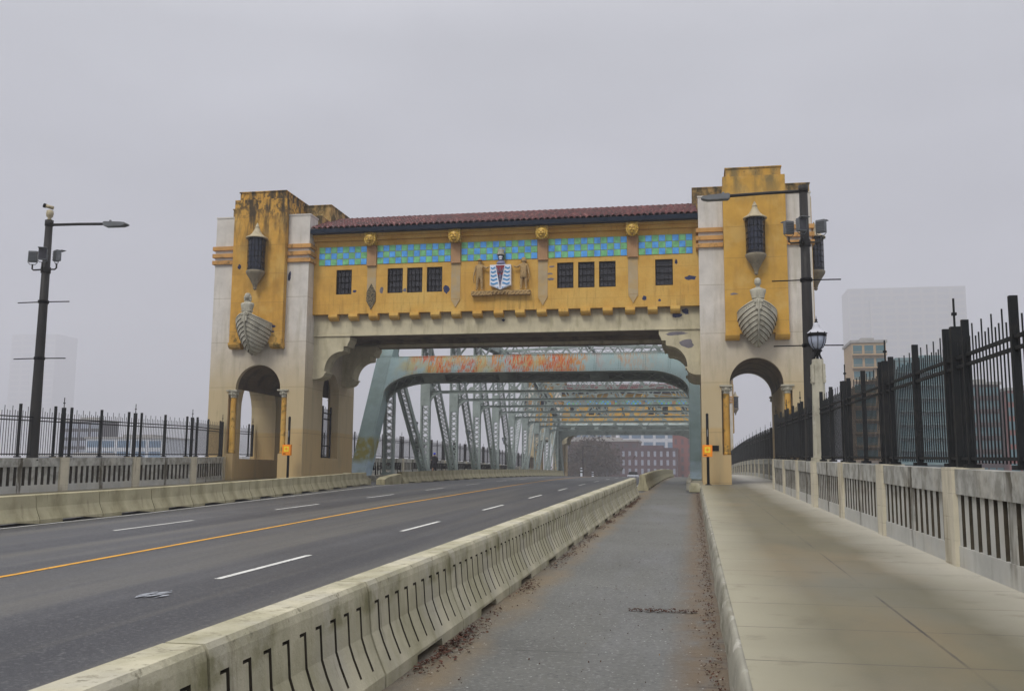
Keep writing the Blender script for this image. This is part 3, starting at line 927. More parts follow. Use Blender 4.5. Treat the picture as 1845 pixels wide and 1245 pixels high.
# ship prows with captains' busts (near gateway only)
def prow(sgn, hair):
    cx = sgn * TX; Yb = -4.38
    mb = MB()
    NP, NS = 9, 9
    for q in (-1, 1):
        vs = []; cols = NS + 1; rows = []
        for p in range(NP):
            rows += [(p / NP, .0), ((p + .9) / NP, .055)]
        for (t, off) in rows:
            zs = 9.42 - 2.15 * t; ys = -1.35 * (1 - t ** 2.0) ** .6 - .06       # stem
            tw = t ** .62
            zw = 8.95 - 1.68 * tw; xw = .96 * max(0, 1 - tw ** 2.0) ** .75 + .02          # at the wall
            for i in range(cols):
                s_ = i / NS
                x = xw * math.sin(s_ * math.pi / 2) ** .85
                y = ys * math.cos(s_ * math.pi / 2) ** 1.1
                z = zs + (zw - zs) * s_ ** 1.3 - .12 * math.sin(s_ * math.pi)
                vs.append((cx + q * (x + off * s_), Yb + y - off * (1 - s_), z))
        fs = [(r * cols + i, r * cols + i + 1, (r + 1) * cols + i + 1, (r + 1) * cols + i) for r in range(len(rows) - 1) for i in range(NS)]
        n0_ = len(mb.f)
        mb.add(vs, fs, 0, False)
        for r in range(1, len(rows) - 1, 2):
            for i in range(NS): mb.m[n0_ + r * NS + i] = 1
        # gunwale rail
        mb.tube([(cx + q * (.96 * math.sin(s * math.pi / 20) ** .85), Yb - 1.41 * math.cos(s * math.pi / 20) ** 1.1, 9.45 - .47 * (s / 10) ** 1.3 - .12 * math.sin(s / 10 * math.pi)) for s in range(11)], .05, 6)
        mb.add([(cx, Yb - .1, 9.35)] + [(cx + q * (.93 * math.sin(s * math.pi / 20) ** .85), Yb - 1.36 * math.cos(s * math.pi / 20) ** 1.1, 9.4 - .47 * (s / 10) ** 1.3) for s in range(11)],
               [(0, i + 1, i + 2) for i in range(10)])
    mb.tube([(cx, Yb - 1.46 * (1 - t ** 2) ** .6 - .05, 9.45 - 2.2 * t) for t in [k / 12 for k in range(13)]], .05, 6)
    for k in range(10):      # beading along the rail
        for q in (-1, 1):
            s = 2 + k * .8
            mb.ball((cx + q * (.97 * math.sin(s * math.pi / 20) ** .85), Yb - 1.42 * math.cos(s * math.pi / 20) ** 1.1, 9.33 - .47 * (s / 10) ** 1.3 - .12 * math.sin(s / 10 * math.pi)), .04, n=6, m_=4)
    hull = mb.build('ship_prow', ['stone', 'carved'], gate)
    by = Yb - 1.15
    mb = MB()
    mb.box(cx - .21, cx + .21, by - .36, by + .1, 9.28, 9.38)
    mb.prism([(cx - .14, 9.26), (cx + .14, 9.26), (cx + .15, 9.0), (cx, 8.88), (cx - .15, 9.0)], 1, by - .34, by - .2)
    mb.build('figurehead_bracket', 'stone', hull)
    # bust: one lofted body from waist to crown
    rings = [(9.36, .26, .17, 0), (9.5, .30, .19, 0), (9.66, .33, .20, 0), (9.80, .37, .21, 0), (9.92, .40, .20, 0), (9.98, .37, .18, 0), (10.03, .24, .14, 0), (10.07, .12, .10, 0), (10.13, .085, .085, -.01),
             (10.16, .09, .10, -.03), (10.21, .125, .14, -.03), (10.28, .14, .16, -.02), (10.36, .145, .165, -.01), (10.43, .13, .15, 0), (10.48, .09, .10, 0), (10.5, .02, .02, 0)]
    rings = [(z if z < 10.1 else 10.07 + (z - 10.07) * 1.15, rx * (1 if z < 10.1 else 1.15), ry * (1 if z < 10.1 else 1.15), oy) for z, rx, ry, oy in rings]
    vs = []; n = 16
    for (z, rx, ry, oy) in rings:
        for k in range(n):
            a = 2 * math.pi * k / n
            vs.append((cx + rx * math.cos(a), by + oy + ry * math.sin(a), z))
    mb = MB()
    mb.add(vs, [(j * n + k, j * n + (k + 1) % n, (j + 1) * n + (k + 1) % n, (j + 1) * n + k) for j in range(len(rings) - 1) for k in range(n)], 0, True)
    mb.add([(cx - .025, by - .17, 10.33), (cx + .025, by - .17, 10.33), (cx + .035, by - .18, 10.25), (cx - .035, by - .18, 10.25), (cx, by - .225, 10.255)], [(0, 1, 4), (1, 2, 4), (2, 3, 4), (3, 0, 4)])   # nose
    for q in (-1, 1):
        mb.ball((cx + q * .055, by - .165, 10.325), (.03, .02, .016), n=8, m_=5)
        mb.ball((cx + q * .145, by - .01, 10.29), (.02, .035, .05), n=8, m_=5)
        mb.box(cx + q * .06 - .025, cx + q * .06 + .025, by - .215, by - .18, 9.45, 9.95)      # coat edge
    mb.ball((cx, by - .165, 10.215), (.045, .02, .012), n=8, m_=4)
    mb.box(cx - .3, cx + .3, by - .21, by + .15, 9.52, 9.56)
    for k in range(4):
        mb.ball((cx, by - .215, 9.5 + .11 * k), .018, n=6, m_=4)
    bust = mb.build('bust', 'stone', hull)
    mb = MB()
    if hair:
        for q in (-1, 1):
            mb.ball((cx + q * .15, by + .02, 10.2), (.07, .10, .15)); mb.ball((cx + q * .17, by + .0, 10.3), (.05, .1, .1))
        mb.ball((cx, by + .04, 10.4), (.18, .17, .14))
    else:
        mb.ball((cx, by + .03, 10.40), (.155, .165, .12))
    mb.build('hair', 'stone', bust)
prow(-1, True); prow(1, False)

# coat of arms
crest = MB()
c0 = .14
y = FY
crest.box(c0 - 1.64, c0 - .45, y - .30, y, 10.46, 10.70)
crest.box(c0 + .45, c0 + 1.64, y - .30, y, 10.46, 10.70)
crest.box(c0 - .45, c0 + .45, y - .26, y, 10.52, 10.74)
for k in range(44):
    crest.ball((c0 - 1.6 + 3.2 * k / 43, y - .29, 10.58 + .08 * math.sin(k * 2.1)), (.045, .05, .05), n=6, m_=4)
cr = crest.build('coat_of_arms', 'stone_tan', gate)
sh = [(-.58, 12.12), (.58, 12.12), (.58, 10.98), (0, 10.74), (-.58, 10.98)]
mb = MB()
mb.prism([(c0 + a, z) for a, z in sh], 1, y - .36, y - .02, 0)
yy = y - .36
for r in range(6):
    zc = 11.98 - r * .215
    for q in (-1, 1):
        xi_ = .27 - .035 * r
        xe = .53
        n = 8; top = []; bot = []
        for k in range(n + 1):
            xx = xi_ + (xe - xi_) * k / n
            zz = zc + .03 * math.sin(k / n * 6.28 * 1.0 + 1.0)
            if r == 5: zz -= .05
            lim = 10.98 - (1 - xx / .58) * .24 + .04
            top.append((c0 + q * xx, max(zz, lim + .005))); bot.append((c0 + q * xx, max(zz - .09, lim)))
        for k in range(n):
            mb.prism([top[k], top[k + 1], bot[k + 1], bot[k]], 1, yy - .02, yy + .001, 1)
mb.prism([(c0 - .26, 12.08), (c0 + .26, 12.08), (c0 + .02, 10.86), (c0 - .02, 10.86)], 1, yy - .015, yy + .001, 2)
mb.prism([(c0 - .16, 11.55), (c0 + .16, 11.55), (c0 + .02, 10.9), (c0 - .02, 10.9)], 1, yy - .022, yy - .01, 3)
mb.bar((c0, yy - .035, 11.95), (c0, yy - .035, 10.95), .03, .03, (0, 1, 0), 4)
for q in (-1, 1):       # wings and twined rod
    for k in range(4):
        mb.bar((c0, yy - .035, 11.62 + .02 * k), (c0 + q * (.2 - .02 * k), yy - .035, 11.95 - .08 * k), .03, .03, (0, 1, 0), 4)
    pts = [(c0 + q * .055 * math.sin(k * .9) * (1 - k / 14), yy - .04, 11.55 - .05 * k) for k in range(12)]
    mb.tube(pts, .014, 5, mi=4)
    mb.bar((c0 + q * .27, yy - .02, 12.09), (c0 + q * .025, yy - .02, 10.86), .03, .03, (0, 1, 0), 0)
mb.build('shield', ['shield_white', 'shield_blue', 'shield_red', 'navy', 'violet'], cr)
mb = MB()       # helmet, head and crown above the shield
mb.ball((c0, y - .22, 12.22), (.25, .2, .14), 0)
mb.prism([(c0 - .2, 12.1), (c0 + .28, 12.1), (c0 + .2, 12.34), (c0 - .08, 12.36)], 1, y - .3, y - .05, 0)
mb.box(c0 - .13, c0 + .13, y - .3, y - .04, 12.36, 12.68, 1)
mb.ball((c0, y - .3, 12.56), (.11, .05, .08), 2)
mb.ball((c0, y - .3, 12.44), (.10, .04, .03), 2)
mb.lathe([(.22, 12.68), (.25, 12.72), (.17, 12.8), (.2, 12.9), (.19, 12.96), (.05, 13.02)], (c0, y - .2, 0), 12, 3)
for k in range(6):
    a = math.pi * k / 3
    mb.lathe([(.04, 12.92), (.001, 13.1)], (c0 + .17 * math.cos(a), y - .2 + .17 * math.sin(a), 0), 6, 3)
mb.box(c0 - .012, c0 + .012, y - .22, y - .19, 13.0, 13.22, 3)
mb.build('crown', ['violet', 'navy', 'shield_white', 'stone'], cr)
def supporter(cx, q, coat):
    """standing carved figure; q = side the shield is on"""
    yy = y - .18
    z0 = 10.74
    V = [(cx, yy, 11.62), (cx, yy, 11.85), (cx, yy, 12.08), (cx, yy, 12.2), (cx, yy - .01, 12.30), (cx, yy - .01, 12.42),       # pelvis..head
         (cx - .10, yy, 11.5), (cx - .13, yy - .02, 11.15), (cx - .14, yy, 10.82), (cx - .17, yy - .1, 10.78),
         (cx + .10, yy, 11.5), (cx + .13, yy - .02, 11.15), (cx + .14, yy, 10.82), (cx + .17, yy - .1, 10.78),
         (cx + q * .19, yy, 12.1), (cx + q * .38, yy - .02, 11.98), (cx + q * .56, yy - .05, 12.06),
         (cx - q * .19, yy, 12.1), (cx - q * .27, yy - .01, 11.82), (cx - q * .29, yy - .05, 11.58)]
    E = [(0, 1), (1, 2), (2, 3), (3, 4), (4, 5), (0, 6), (6, 7), (7, 8), (8, 9), (0, 10), (10, 11), (11, 12), (12, 13), (2, 14), (14, 15), (15, 16), (2, 17), (17, 18), (18, 19)]
    Rr = [.16, .15, .16, .06, .10, .09, .10, .075, .055, .05, .10, .075, .055, .05, .075, .055, .04, .075, .055, .04]
    b = skinned('supporter', V, E, Rr, 'stone_tan', cr, 2)
    if coat:
        MB().lathe([(.19, 11.38), (.21, 11.40), (.18, 11.7), (.17, 11.9), (.19, 12.06), (.08, 12.2)], (cx, yy, 0), 14, sy=.8).build('coat', 'stone_tan', b)
        MB().lathe([(.15, 12.30), (.145, 12.42), (.09, 12.52), (.001, 12.54)], (cx, yy + .02, 0), 12).build('hood', 'stone_tan', b)
    else:
        mb = MB(); mb.lathe([(.17, 12.42), (.11, 12.43), (.10, 12.5), (.001, 12.52)], (cx, yy, 0), 12)
        mb.build('hat', 'stone_tan', b)
    mb = MB()
    mb.tube([(cx - q * .30, yy - .08, 11.75), (cx - q * .33, yy - .08, 11.45), (cx - q * .28, yy - .08, 11.15)], .025, 6)
    mb.build('tool', 'stone_tan', b)
supporter(c0 - 1.2, 1, False)
supporter(c0 + 1.27, -1, True)
# plaque on the right tower
MB().box(11.28, 11.66, -4.03, -3.99, 1.98, 2.26).build('plaque', 'black', gate)

# the far gateway
GY2 = 161.0
far = copy_tree(gate, None, skip=('ship_prow', 'coat_of_arms', 'plaque', 'paint_patch'))
far.location = (XC, GY2, zr(GY2 - 4) - .45)
tag(far, 'far ochre bridge gateway seen through the steel truss at the other end of the span', 'gateway')

# ------------------------------------------------------------------ steel truss
tr = thing('truss_bridge', (XC, 59.5, 0), 'long pale green riveted steel truss span behind the near gateway', 'truss bridge')
TYO = 59.5
def T(r, y, dz): return Vector((r, y - TYO, zr(y) + dz))
TR = 10.68
HY = [65.5 + 9.35 * i for i in range(10)]
CH = [9.7, 11.5, 12.7, 13.3, 13.6, 13.6, 13.3, 12.7, 11.5, 9.7]
def laced(mb, a, b, w, d, pitch=.46, u=(1, 0, 0), solid=None, bw=.055):
    a, b, u = Vector(a), Vector(b), Vector(u)
    L = (b - a).length; dr = (b - a).normalized()
    v = dr.cross(u).normalized()
    for q in (-1, 1):
        c = u * q * w / 2
        mb.obox(a + c, b + c, u * .015, v * d / 2)
        for s in (-1, 1):
            mb.obox(a + c - u * q * .05 + v * s * (d / 2), b + c - u * q * .05 + v * s * (d / 2), u * .06, v * .012)
    n = max(2, int(L / pitch))
    hw = w / 2 - .06
    for s in (-1, 1):
        for i in range(n):
            p = a + dr * (L * i / n); p2 = a + dr * (L * (i + 1) / n)
            off = v * s * (d / 2)
            for q, lay in ((-1, .008), (1, .018)):
                s0 = p - u * hw * q + off - v * s * lay
                s1 = p2 + u * hw * q + off - v * s * lay
                dd = (s1 - s0).normalized()
                mb.obox(s0, s1, dd.cross(v).normalized() * bw / 2, v * .005)
def knee(mb, x0, dirx, y, z, r, t=.16, th=.05):
    """quarter ring between a post face at x0 and a strut whose underside is at z"""
    n = 8
    for i in range(n):
        a0 = math.pi / 2 * i / n; a1 = math.pi / 2 * (i + 1) / n
        def P(rr, a): return (x0 + dirx * (r - rr * math.cos(a)), z - r + rr * math.sin(a))
        poly = [P(r, a0), P(r, a1), P(r + t, a1), P(r + t, a0)]
        mb.prism(poly, 1, y - .11, y + .11)
for sgn in (1, -1):
    xc = sgn * TR
    # inclined end posts (box) near and far
    for (ya, yb, s) in ((58.95, 65.2, 1), (156.15, 149.95, -1)):
        mb = MB()
        a = Vector((xc, ya - TYO, zr(ya) + .28)); b = Vector((xc, yb - TYO, zr(yb) + 10.35))
        dr = (b - a).normalized(); nrm = Vector((1, 0, 0)).cross(dr) * s       # points away from the viewer side, down
        if nrm.z > 0: nrm = -nrm
        a = a - dr * .5
        mb.obox(a + nrm * .03, b + nrm * .03, (.53, 0, 0), nrm * .03)              # cover plate
        for q in (-1, 1):
            mb.obox(a + nrm * .60 + Vector((q * .44, 0, 0)), b + nrm * .60 + Vector((q * .44, 0, 0)), (.03, 0, 0), nrm * .56)
            mb.obox(a + nrm * 1.15 + Vector((q * .40, 0, 0)), b + nrm * 1.15 + Vector((q * .40, 0, 0)), (.10, 0, 0), nrm * .012)
        L = (b - a).length; n = int(L / .8)
        for i in range(n):
            p = a + dr * (L * i / n) + nrm * 1.17; p2 = a + dr * (L * (i + 1) / n) + nrm * 1.17
            for q in (-1, 1):
                mb.obox(p + Vector((-.32 * q, 0, 0)), p2 + Vector((.32 * q, 0, 0)), dr.cross(nrm) * .0 + Vector((.04, 0, 0)), nrm * .006)
        if s > 0:
            n = int(L / .16)
            for i in range(1, n):
                p = a + dr * (L * i / n)
                for xx in (-.48, .42):
                    c = p + Vector((xx, 0, 0)) - nrm * .0
                    e = .024
                    u_, v_ = Vector((1, 0, 0)) * e, dr * e
                    mb.add([c - u_, c - v_, c + u_, c + v_, c - nrm * .014], [(0, 1, 4), (1, 2, 4), (2, 3, 4), (3, 0, 4)], 1)
            # splice plate near the top
            p = a + dr * (L * .83)
            mb.obox(p - nrm * .012, p + dr * .35 - nrm * .012, (.50, 0, 0), nrm * .012)
        mb.build('end_post', ['pale_steel' if s > 0 else 'green_steel', 'rivet'], tr)
    # top chord
    for i in range(9):
        mb = MB()
        a = T(xc, HY[i], CH[i]); b = T(xc, HY[i + 1], CH[i + 1])
        dr = (b - a).normalized(); v = dr.cross(Vector((1, 0, 0)))
        mb.obox(a - dr * .1 + v * -.33, b + dr * .1 + v * -.33, (.5, 0, 0), v * .02)
        for q in (-1, 1):
            mb.obox(a + Vector((q * .4, 0, 0)), b + Vector((q * .4, 0, 0)), (.025, 0, 0), v * .31)
        laced(mb, a, b, .8, .6, .7)
        mb.build('top_chord', 'green_steel', tr)
    mb = MB()
    slab(mb, xc - .4, xc + .4, 58.5 + 0, 156.5, .05, .38, 6)
    mb.v = [(x, y - TYO, z) for x, y, z in mb.v]
    mb.build('bottom_chord', 'green_steel', tr)
    for i in range(10):
        mb = MB()
        a = T(xc, HY[i], .2); b = T(xc, HY[i], CH[i] - .3)
        laced(mb, a, b, .74, .42, .45)
        if 0 < i < 9:
            z0, z1 = zr(HY[i]) + 5.75, zr(HY[i]) + 7.5
            for yy in (-.235, .225):
                mb.box(xc - .39, xc + .39, HY[i] - TYO + yy, HY[i] - TYO + yy + .012, z0, z1)
        mb.box(xc - .42, xc + .42, HY[i] - TYO - .32, HY[i] - TYO + .32, zr(HY[i]) + .25, zr(HY[i]) + .5)
        mb.build('vertical', 'green_steel', tr)
    for i in range(9):
        mb = MB()
        if i < 5: a, b = T(xc, HY[i], CH[i] - .5), T(xc, HY[i + 1], .35)
        else: a, b = T(xc, HY[i], .35), T(xc, HY[i + 1], CH[i + 1] - .5)
        if i == 0: a = T(xc, HY[0] + .3, 9.0)
        laced(mb, a, b, .66, .5 if i in (0, 8) else .34, .45)
        mb.build('diagonal', 'green_steel', tr)

# portal frames (solid web girder, curved underside)
def portal(s, m_):
    mb = MB()
    if s > 0: yb = lambda z: 58.95 + (z - .28) * 6.25 / 10.07 - .02
    else: yb = lambda z: 156.15 - (z - .28) * 6.2 / 10.07 + .02
    zb = zr(62.5) if s > 0 else zr(152.5)
    dr = Vector((0, (yb(8) - yb(7)), 1)).normalized()
    nrm = Vector((0, dr.z * s, -dr.y * s)) if s > 0 else Vector((0, -dr.z, dr.y))
    if nrm.z > 0: nrm = -nrm
    bot = []
    xs = [-10.17 + 2.75 * (1 - math.cos(math.pi / 2 * i / 12)) for i in range(13)]
    zs_ = [5.9 + 1.42 * math.sin(math.pi / 2 * i / 12) for i in range(13)]
    half = list(zip(xs, zs_))
    nseg = 24
    mid = [(-7.42 + 14.84 * i / nseg, 7.32) for i in range(1, nseg)]
    bot = half + mid + [(-x, z) for x, z in reversed(half)]
    def P(x, z, k): 
        p = Vector((x, yb(z) - TYO, zb + z)) + nrm * k
        return p
    for k0, k1 in ((0, .03), (1.12, 1.15)):
        for (xa, za), (xb, zb_) in zip(bot[:-1], bot[1:]):
            mi_ = 0 if k0 == 0 else 1
            zt = 8.52
            vs = [P(xa, za, k0), P(xb, zb_, k0), P(xb, zt, k0), P(xa, zt, k0), P(xa, za, k1), P(xb, zb_, k1), P(xb, zt, k1), P(xa, zt, k1)]
            mb.add(vs, [(0, 1, 2, 3), (7, 6, 5, 4), (0, 4, 5, 1), (3, 2, 6, 7)], mi_)
    mb.obox(P(-10.2, 8.54, .57), P(10.2, 8.54, .57), dr * .02, nrm * .60, 0)
    # flange rims along the curved edge, and lacing underneath
    for i, ((xa, za), (xb, zb_)) in enumerate(zip(bot[:-1], bot[1:])):
        for k in (.08, 1.07):
            a, b = P(xa, za - .015, k), P(xb, zb_ - .015, k)
            d_ = (b - a).normalized()
            mb.obox(a, b, d_.cross(nrm).normalized() * .012, nrm * .10, 1)
        if i % 2 == 0 and i + 2 < len(bot):
            xb, zb_ = bot[i + 2]
            for (p, q) in ((P(xa, za, .17), P(xb, zb_, .98)), (P(xa, za, .98), P(xb, zb_, .17))):
                mb.bar(p, q, .06, .012, dr, 1)
        if i in (11, 12, 30, 31, 46, 47) or i in (20, 21):
            a, b = P(xa, za - .02, .57), P(xb, zb_ - .02, .57)
            d_ = (b - a).normalized()
            mb.obox(a, b, d_.cross(nrm).normalized() * .012, nrm * .42, 1)
    if s > 0:
        for x in [-8.9 + 1.62 * i for i in range(12)]:       # web stiffeners
            mb.obox(P(x, 7.36, -.012), P(x, 8.48, -.012), (.045, 0, 0), nrm * .008, 0)
        def riv(x, z):
            c = P(x, z, -.001); e = .026
            u_, v_ = Vector((e, 0, 0)), dr * e
            mb.add([c - u_, c - v_, c + u_, c + v_, c - nrm * .016], [(0, 1, 4), (1, 2, 4), (2, 3, 4), (3, 0, 4)], 2)
        for i in range(124):
            x = -9.95 + 19.9 * i / 123
            riv(x, 8.44)
            zl = 7.42 if abs(x) < 7.42 else 5.9 + 1.42 * math.sin(math.acos(max(0, min(1, 1 - (10.17 - abs(x)) / 2.75)))) + .1
            riv(x, zl)
        for x in [-8.9 + 1.62 * i for i in range(12)]:
            for j in range(8):
                for dx in (-.07, .07):
                    z_ = 7.5 + .125 * j
                    riv(x + dx, z_)
    mb.build('portal_frame', [m_, 'green_steel', 'rivet'], tr)
portal(1, 'rusty'); portal(-1, 'green_steel')
# sway frames and top laterals
for i in range(1, 9):
    mb = MB()
    y = HY[i]; yl = y - TYO; z = zr(y)
    e = TR - .37
    zs = z + 6.72
    mb.box(-e, e, yl - .12, yl + .12, zs, zs + .03); mb.box(-e, e, yl - .12, yl + .12, zs + .20, zs + .23)
    mb.box(-e, e, yl - .012, yl + .012, zs + .03, zs + .20)
    for q in (-1, 1):
        knee(mb, q * e, -q, yl, zs, .95)
        mb.prism([(q * e, zs - .6), (q * (e - .3), zs - .15), (q * (e - .7), zs), (q * e, zs)], 1, yl - .012, yl + .012)
    zt = z + CH[i] - .45
    mb.box(-e, e, yl - .16, yl + .16, zt, zt + .05); mb.box(-e, e, yl - .16, yl + .16, zt + .42, zt + .47)
    for k in range(40):
        x0 = -e + 2 * e * k / 40; x1 = x0 + 2 * e / 40
        mb.bar((x0, yl, zt + (.05 if k % 2 else .42)), (x1, yl, zt + (.42 if k % 2 else .05)), .05, .02, (0, 1, 0))
    npn = 6
    xs = [-e + 2 * e * k / npn for k in range(npn + 1)]
    for k in range(npn):
        lo, hi = zs + .22, zt
        mb.bar((xs[k], yl - .04, lo if k % 2 == 0 else hi), (xs[k + 1], yl - .04, hi if k % 2 == 0 else lo), .14, .08, (0, 1, 0))
        if k in (1, 2, 3, 4): mb.bar((xs[k], yl + .04, hi if k % 2 == 0 else lo), (xs[k + 1], yl + .04, lo if k % 2 == 0 else hi), .11, .07, (0, 1, 0))
        if 0 < k:
            zz = lo
            mb.prism([(xs[k] - .4, zz - .02), (xs[k] + .4, zz - .02), (xs[k] + .12, zz + .28), (xs[k] - .12, zz + .28)], 1, yl - .09, yl - .075)
    mb.build('sway_frame', 'green_steel', tr)
for i in range(9):
    mb = MB()
    for q in (-1, 1):
        a = T(-q * (TR - .3), HY[i], CH[i] - .1); b = T(q * (TR - .3), HY[i + 1], CH[i + 1] - .1 + .03 * q)
        if i < 4: laced(mb, a, b, .32, .2, .5, u=(0, 1, 0), bw=.04)
        else: mb.bar(a, b, .14, .12)
    a = T(0, HY[i], CH[i] - .25); b = T(0, HY[i + 1], CH[i + 1] - .25)
    mb.bar(a, b, .2, .2)
    mb.build('top_lateral', 'green_steel', tr)

# ------------------------------------------------------------------ concrete barriers
def barrier_mesh(L, fluted, hgt=.78, halft=.13, name='road_barrier', mt='conc'):
    """jersey profile, along local +y from 0 to L, origin at base centre; x>0 side can be fluted; drain notch in the middle"""
    mb = MB()
    prof = [(.29, 0), (.29, .10), (.27, .14), (.20, .30), (.165, .40), (halft + .015, .66), (halft + .012, .70), (halft, hgt - .03), (halft - .02, hgt)]
    fine = [.0, .10, .14, .164, .166, .20, .25, .30, .35, .40, .46, .52, .58, .604, .606, .622, .624, .66, .70, hgt - .03, hgt]
    def half(z):
        for (a, za), (b, zb) in zip(prof[:-1], prof[1:]):
            if z <= zb: return a + (b - a) * (z - za) / max(zb - za, 1e-6)
        return prof[-1][0]
    if not fluted: fine = [z for _, z in prof]
    ys = [.012, .02]
    n0, n1 = L * .34, L * .66
    grooves = []
    if fluted:
        k = 9
        for i in range(k):
            yc = .20 + i * (L - .40) / (k - 1)
            grooves.append(yc)
            ys += [yc - .085, yc - .084, yc - .019, yc - .017, yc + .017, yc + .019]
    ys += [n0, n0 + .001, n1 - .001, n1, L - .02, L - .012]
    ys = sorted(set(round(y, 4) for y in ys))
    def depth(y, z):
        if not fluted or z < .165 or z > .623: 
            return 0
        d = 0
        for g in grooves:
            if abs(y - g) <= .0175: d = .06
            elif g - .0845 <= y < g and z > .605: d = .03
        return d
    zn = len(fine)
    vs = []; cols = 2 * zn; mids = []
    for y in ys:
        inn = n0 < y < n1
        for z in fine:
            zz = max(z, .075) if inn else z
            vs.append((half(zz) - depth(y, z), y, zz))
        for z in reversed(fine):
            zz = max(z, .075) if inn else z
            vs.append((-half(zz), y, zz))
    fs = []
    for i in range(len(ys) - 1):
        for k in range(cols):
            k2 = (k + 1) % cols
            fs.append((i * cols + k, i * cols + k2, (i + 1) * cols + k2, (i + 1) * cols + k))
            ym = (ys[i] + ys[i + 1]) / 2
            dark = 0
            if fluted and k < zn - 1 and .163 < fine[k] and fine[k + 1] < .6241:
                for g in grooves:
                    if abs(ym - g) < .0195 or (g - .085 < ym < g and fine[k] > .603): dark = 1  # groove faces take the painted shade colour
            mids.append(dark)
    mids += [0, 0]
    fs.append(tuple(range(cols - 1, -1, -1)))
    o = (len(ys) - 1) * cols
    fs.append(tuple(o + k for k in range(cols)))
    mb.add(vs, fs)
    mb.m = mids
    return mb
b0 = None
def place(o, x, y, hd=0.0, dz=0.0):
    o.location = (x, y, zr(y) + dz)
    o.rotation_euler = (math.atan(slope(y + 1.2)), 0, hd)
proto = barrier_mesh(2.5, True).build('road_barrier', ['conc', 'recess_shade'])
GR = 'fluted concrete barriers between the road and the bike lane'
k = 0
for i in range(-4, 15):
    y = 4.75 + 2.5 * i
    o = proto if k == 0 else proto.copy()
    if k: COL.objects.link(o)
    place(o, -2.6, y + random.uniform(-.004, .004), random.uniform(-.003, .003))
    j = i + 1
    if j <= 0:
        lb = 'fluted concrete barrier cut by the bottom edge of the photo beside the bike lane' if j == 0 else 'fluted concrete barrier beside the bike lane behind the camera, %s back' % ORD[-j - 1]
    else:
        lb = 'fluted concrete barrier beside the bike lane, %s full one from the bottom edge' % ORD[j - 1]
    tag(o, lb, 'road barrier', GR)
    k += 1
# barriers beyond the gap, inside the truss
pl = barrier_mesh(2.5, False, name='road_barrier').build('road_barrier', 'conc_plain')
first = True; k = 0
for i in range(26):
    y = 49.0 + 2.5 * i
    o = pl if first else pl.copy()
    if not first: COL.objects.link(o)
    first = False
    place(o, -2.55, y)
    tag(o, 'plain concrete barrier by the bike lane inside the truss, %s beyond the gap' % ORD[i], 'road barrier', 'plain barriers along the bike lane inside the truss')
# left side row, flaring away in front of the left tower
ll = barrier_mesh(2.64, False, .72).build('road_barrier', 'conc_plain')
def path_left(y):
    if y < 27: return -16.4
    if y < 52: return -16.4 - 2.3 * ((y - 27) / 25) ** 1.15
    return -18.7
y = 6.1; i = 0
pts = []
while y < 51:
    x = path_left(y); x2 = path_left(y + 2.64)
    pts.append((x, y, math.atan2(-(x2 - x), 2.64)))
    y += 2.64
for i, (x, y, hd) in enumerate(pts):
    o = ll if i == 0 else ll.copy()
    if i: COL.objects.link(o)
    place(o, x, y, hd)
    n_ = i - 5
    lb = ('plain olive barrier left of the road beyond the left photo edge, %s of them' % ORD[i]) if n_ < 0 else ('plain olive concrete barrier left of the road, %s from the left edge of the photo' % ORD[n_])
    tag(o, lb, 'road barrier', 'plain barriers along the left side of the road')
# left row inside the truss
pl2 = barrier_mesh(2.5, False, .60).build('road_barrier', 'conc_plain')
def path_left2(y):
    return -17.6 + 1.2 * min(1, max(0, (y - 57) / 30))
y = 57.0
for i in range(26):
    x = path_left2(y); x2 = path_left2(y + 2.5)
    o = pl2 if i == 0 else pl2.copy()
    if i: COL.objects.link(o)
    place(o, x, y, math.atan2(-(x2 - x), 2.5))
    tag(o, 'plain concrete barrier in front of the left truss, %s beyond the gateway' % ORD[i], 'road barrier', 'plain barriers in front of the left truss')
    y += 2.5
# sloping nose block where the row inside the truss begins
mb = MB()
mb.prism([(0, 0), (0, .30), (.4, .42), (2.4, .60), (2.42, 0)], 0, -.27, .27)
o = mb.build('barrier_nose', 'conc_plain'); place(o, -18.0, 54.5, -.12)
tag(o, 'low sloping concrete barrier end in front of the left truss foot', 'barrier end')
mb = MB(); mb.prism([(0, 0), (0, .74), (1.6, .66), (3.4, .34), (3.4, 0)], 0, -.24, .24)
o = mb.build('barrier_nose', 'conc_plain'); place(o, -18.75, 50.95, .0)
tag(o, 'concrete barrier end sloping down below the left tower corner', 'barrier end')
# small concrete upstand at the right tower corner
mb = MB(); mb.box(-.28, .28, 0, 1.5, 0, .30); mb.box(-.2, .2, .1, 1.4, .30, .42)
o = mb.build('concrete_block', 'conc', loc=(.02, 46.9, zr(47.5) + .02))
tag(o, 'small weathered concrete block at the kerb beside the right tower', 'concrete block')

# ------------------------------------------------------------------ balustrades and steel fences
BX = 14.0            # relative x of the balustrade centre line near the gate
def frame_on(p0, p1):
    """local frame for a bay from p0 to p1 (x,y) : returns function (s, t, z) -> world"""
    dx, dy = p1[0] - p0[0], p1[1] - p0[1]
    L = math.hypot(dx, dy); ux, uy = dx / L, dy / L
    def W(s, t, z):
        x, y = p0[0] + ux * s - uy * t, p0[1] + uy * s + ux * t
        return (x, y, zr(y) + KH + z)
    return L, W
def bxW(mb, W, s0, s1, t0, t1, z0, z1, mi=0):
    vs = [W(s0, t0, z0), W(s1, t0, z0), W(s1, t1, z0), W(s0, t1, z0), W(s0, t0, z1), W(s1, t0, z1), W(s1, t1, z1), W(s0, t1, z1)]
    mb.add(vs, [(0, 3, 2, 1), (4, 5, 6, 7), (0, 1, 5, 4), (1, 2, 6, 5), (2, 3, 7, 6), (3, 0, 4, 7)], mi)
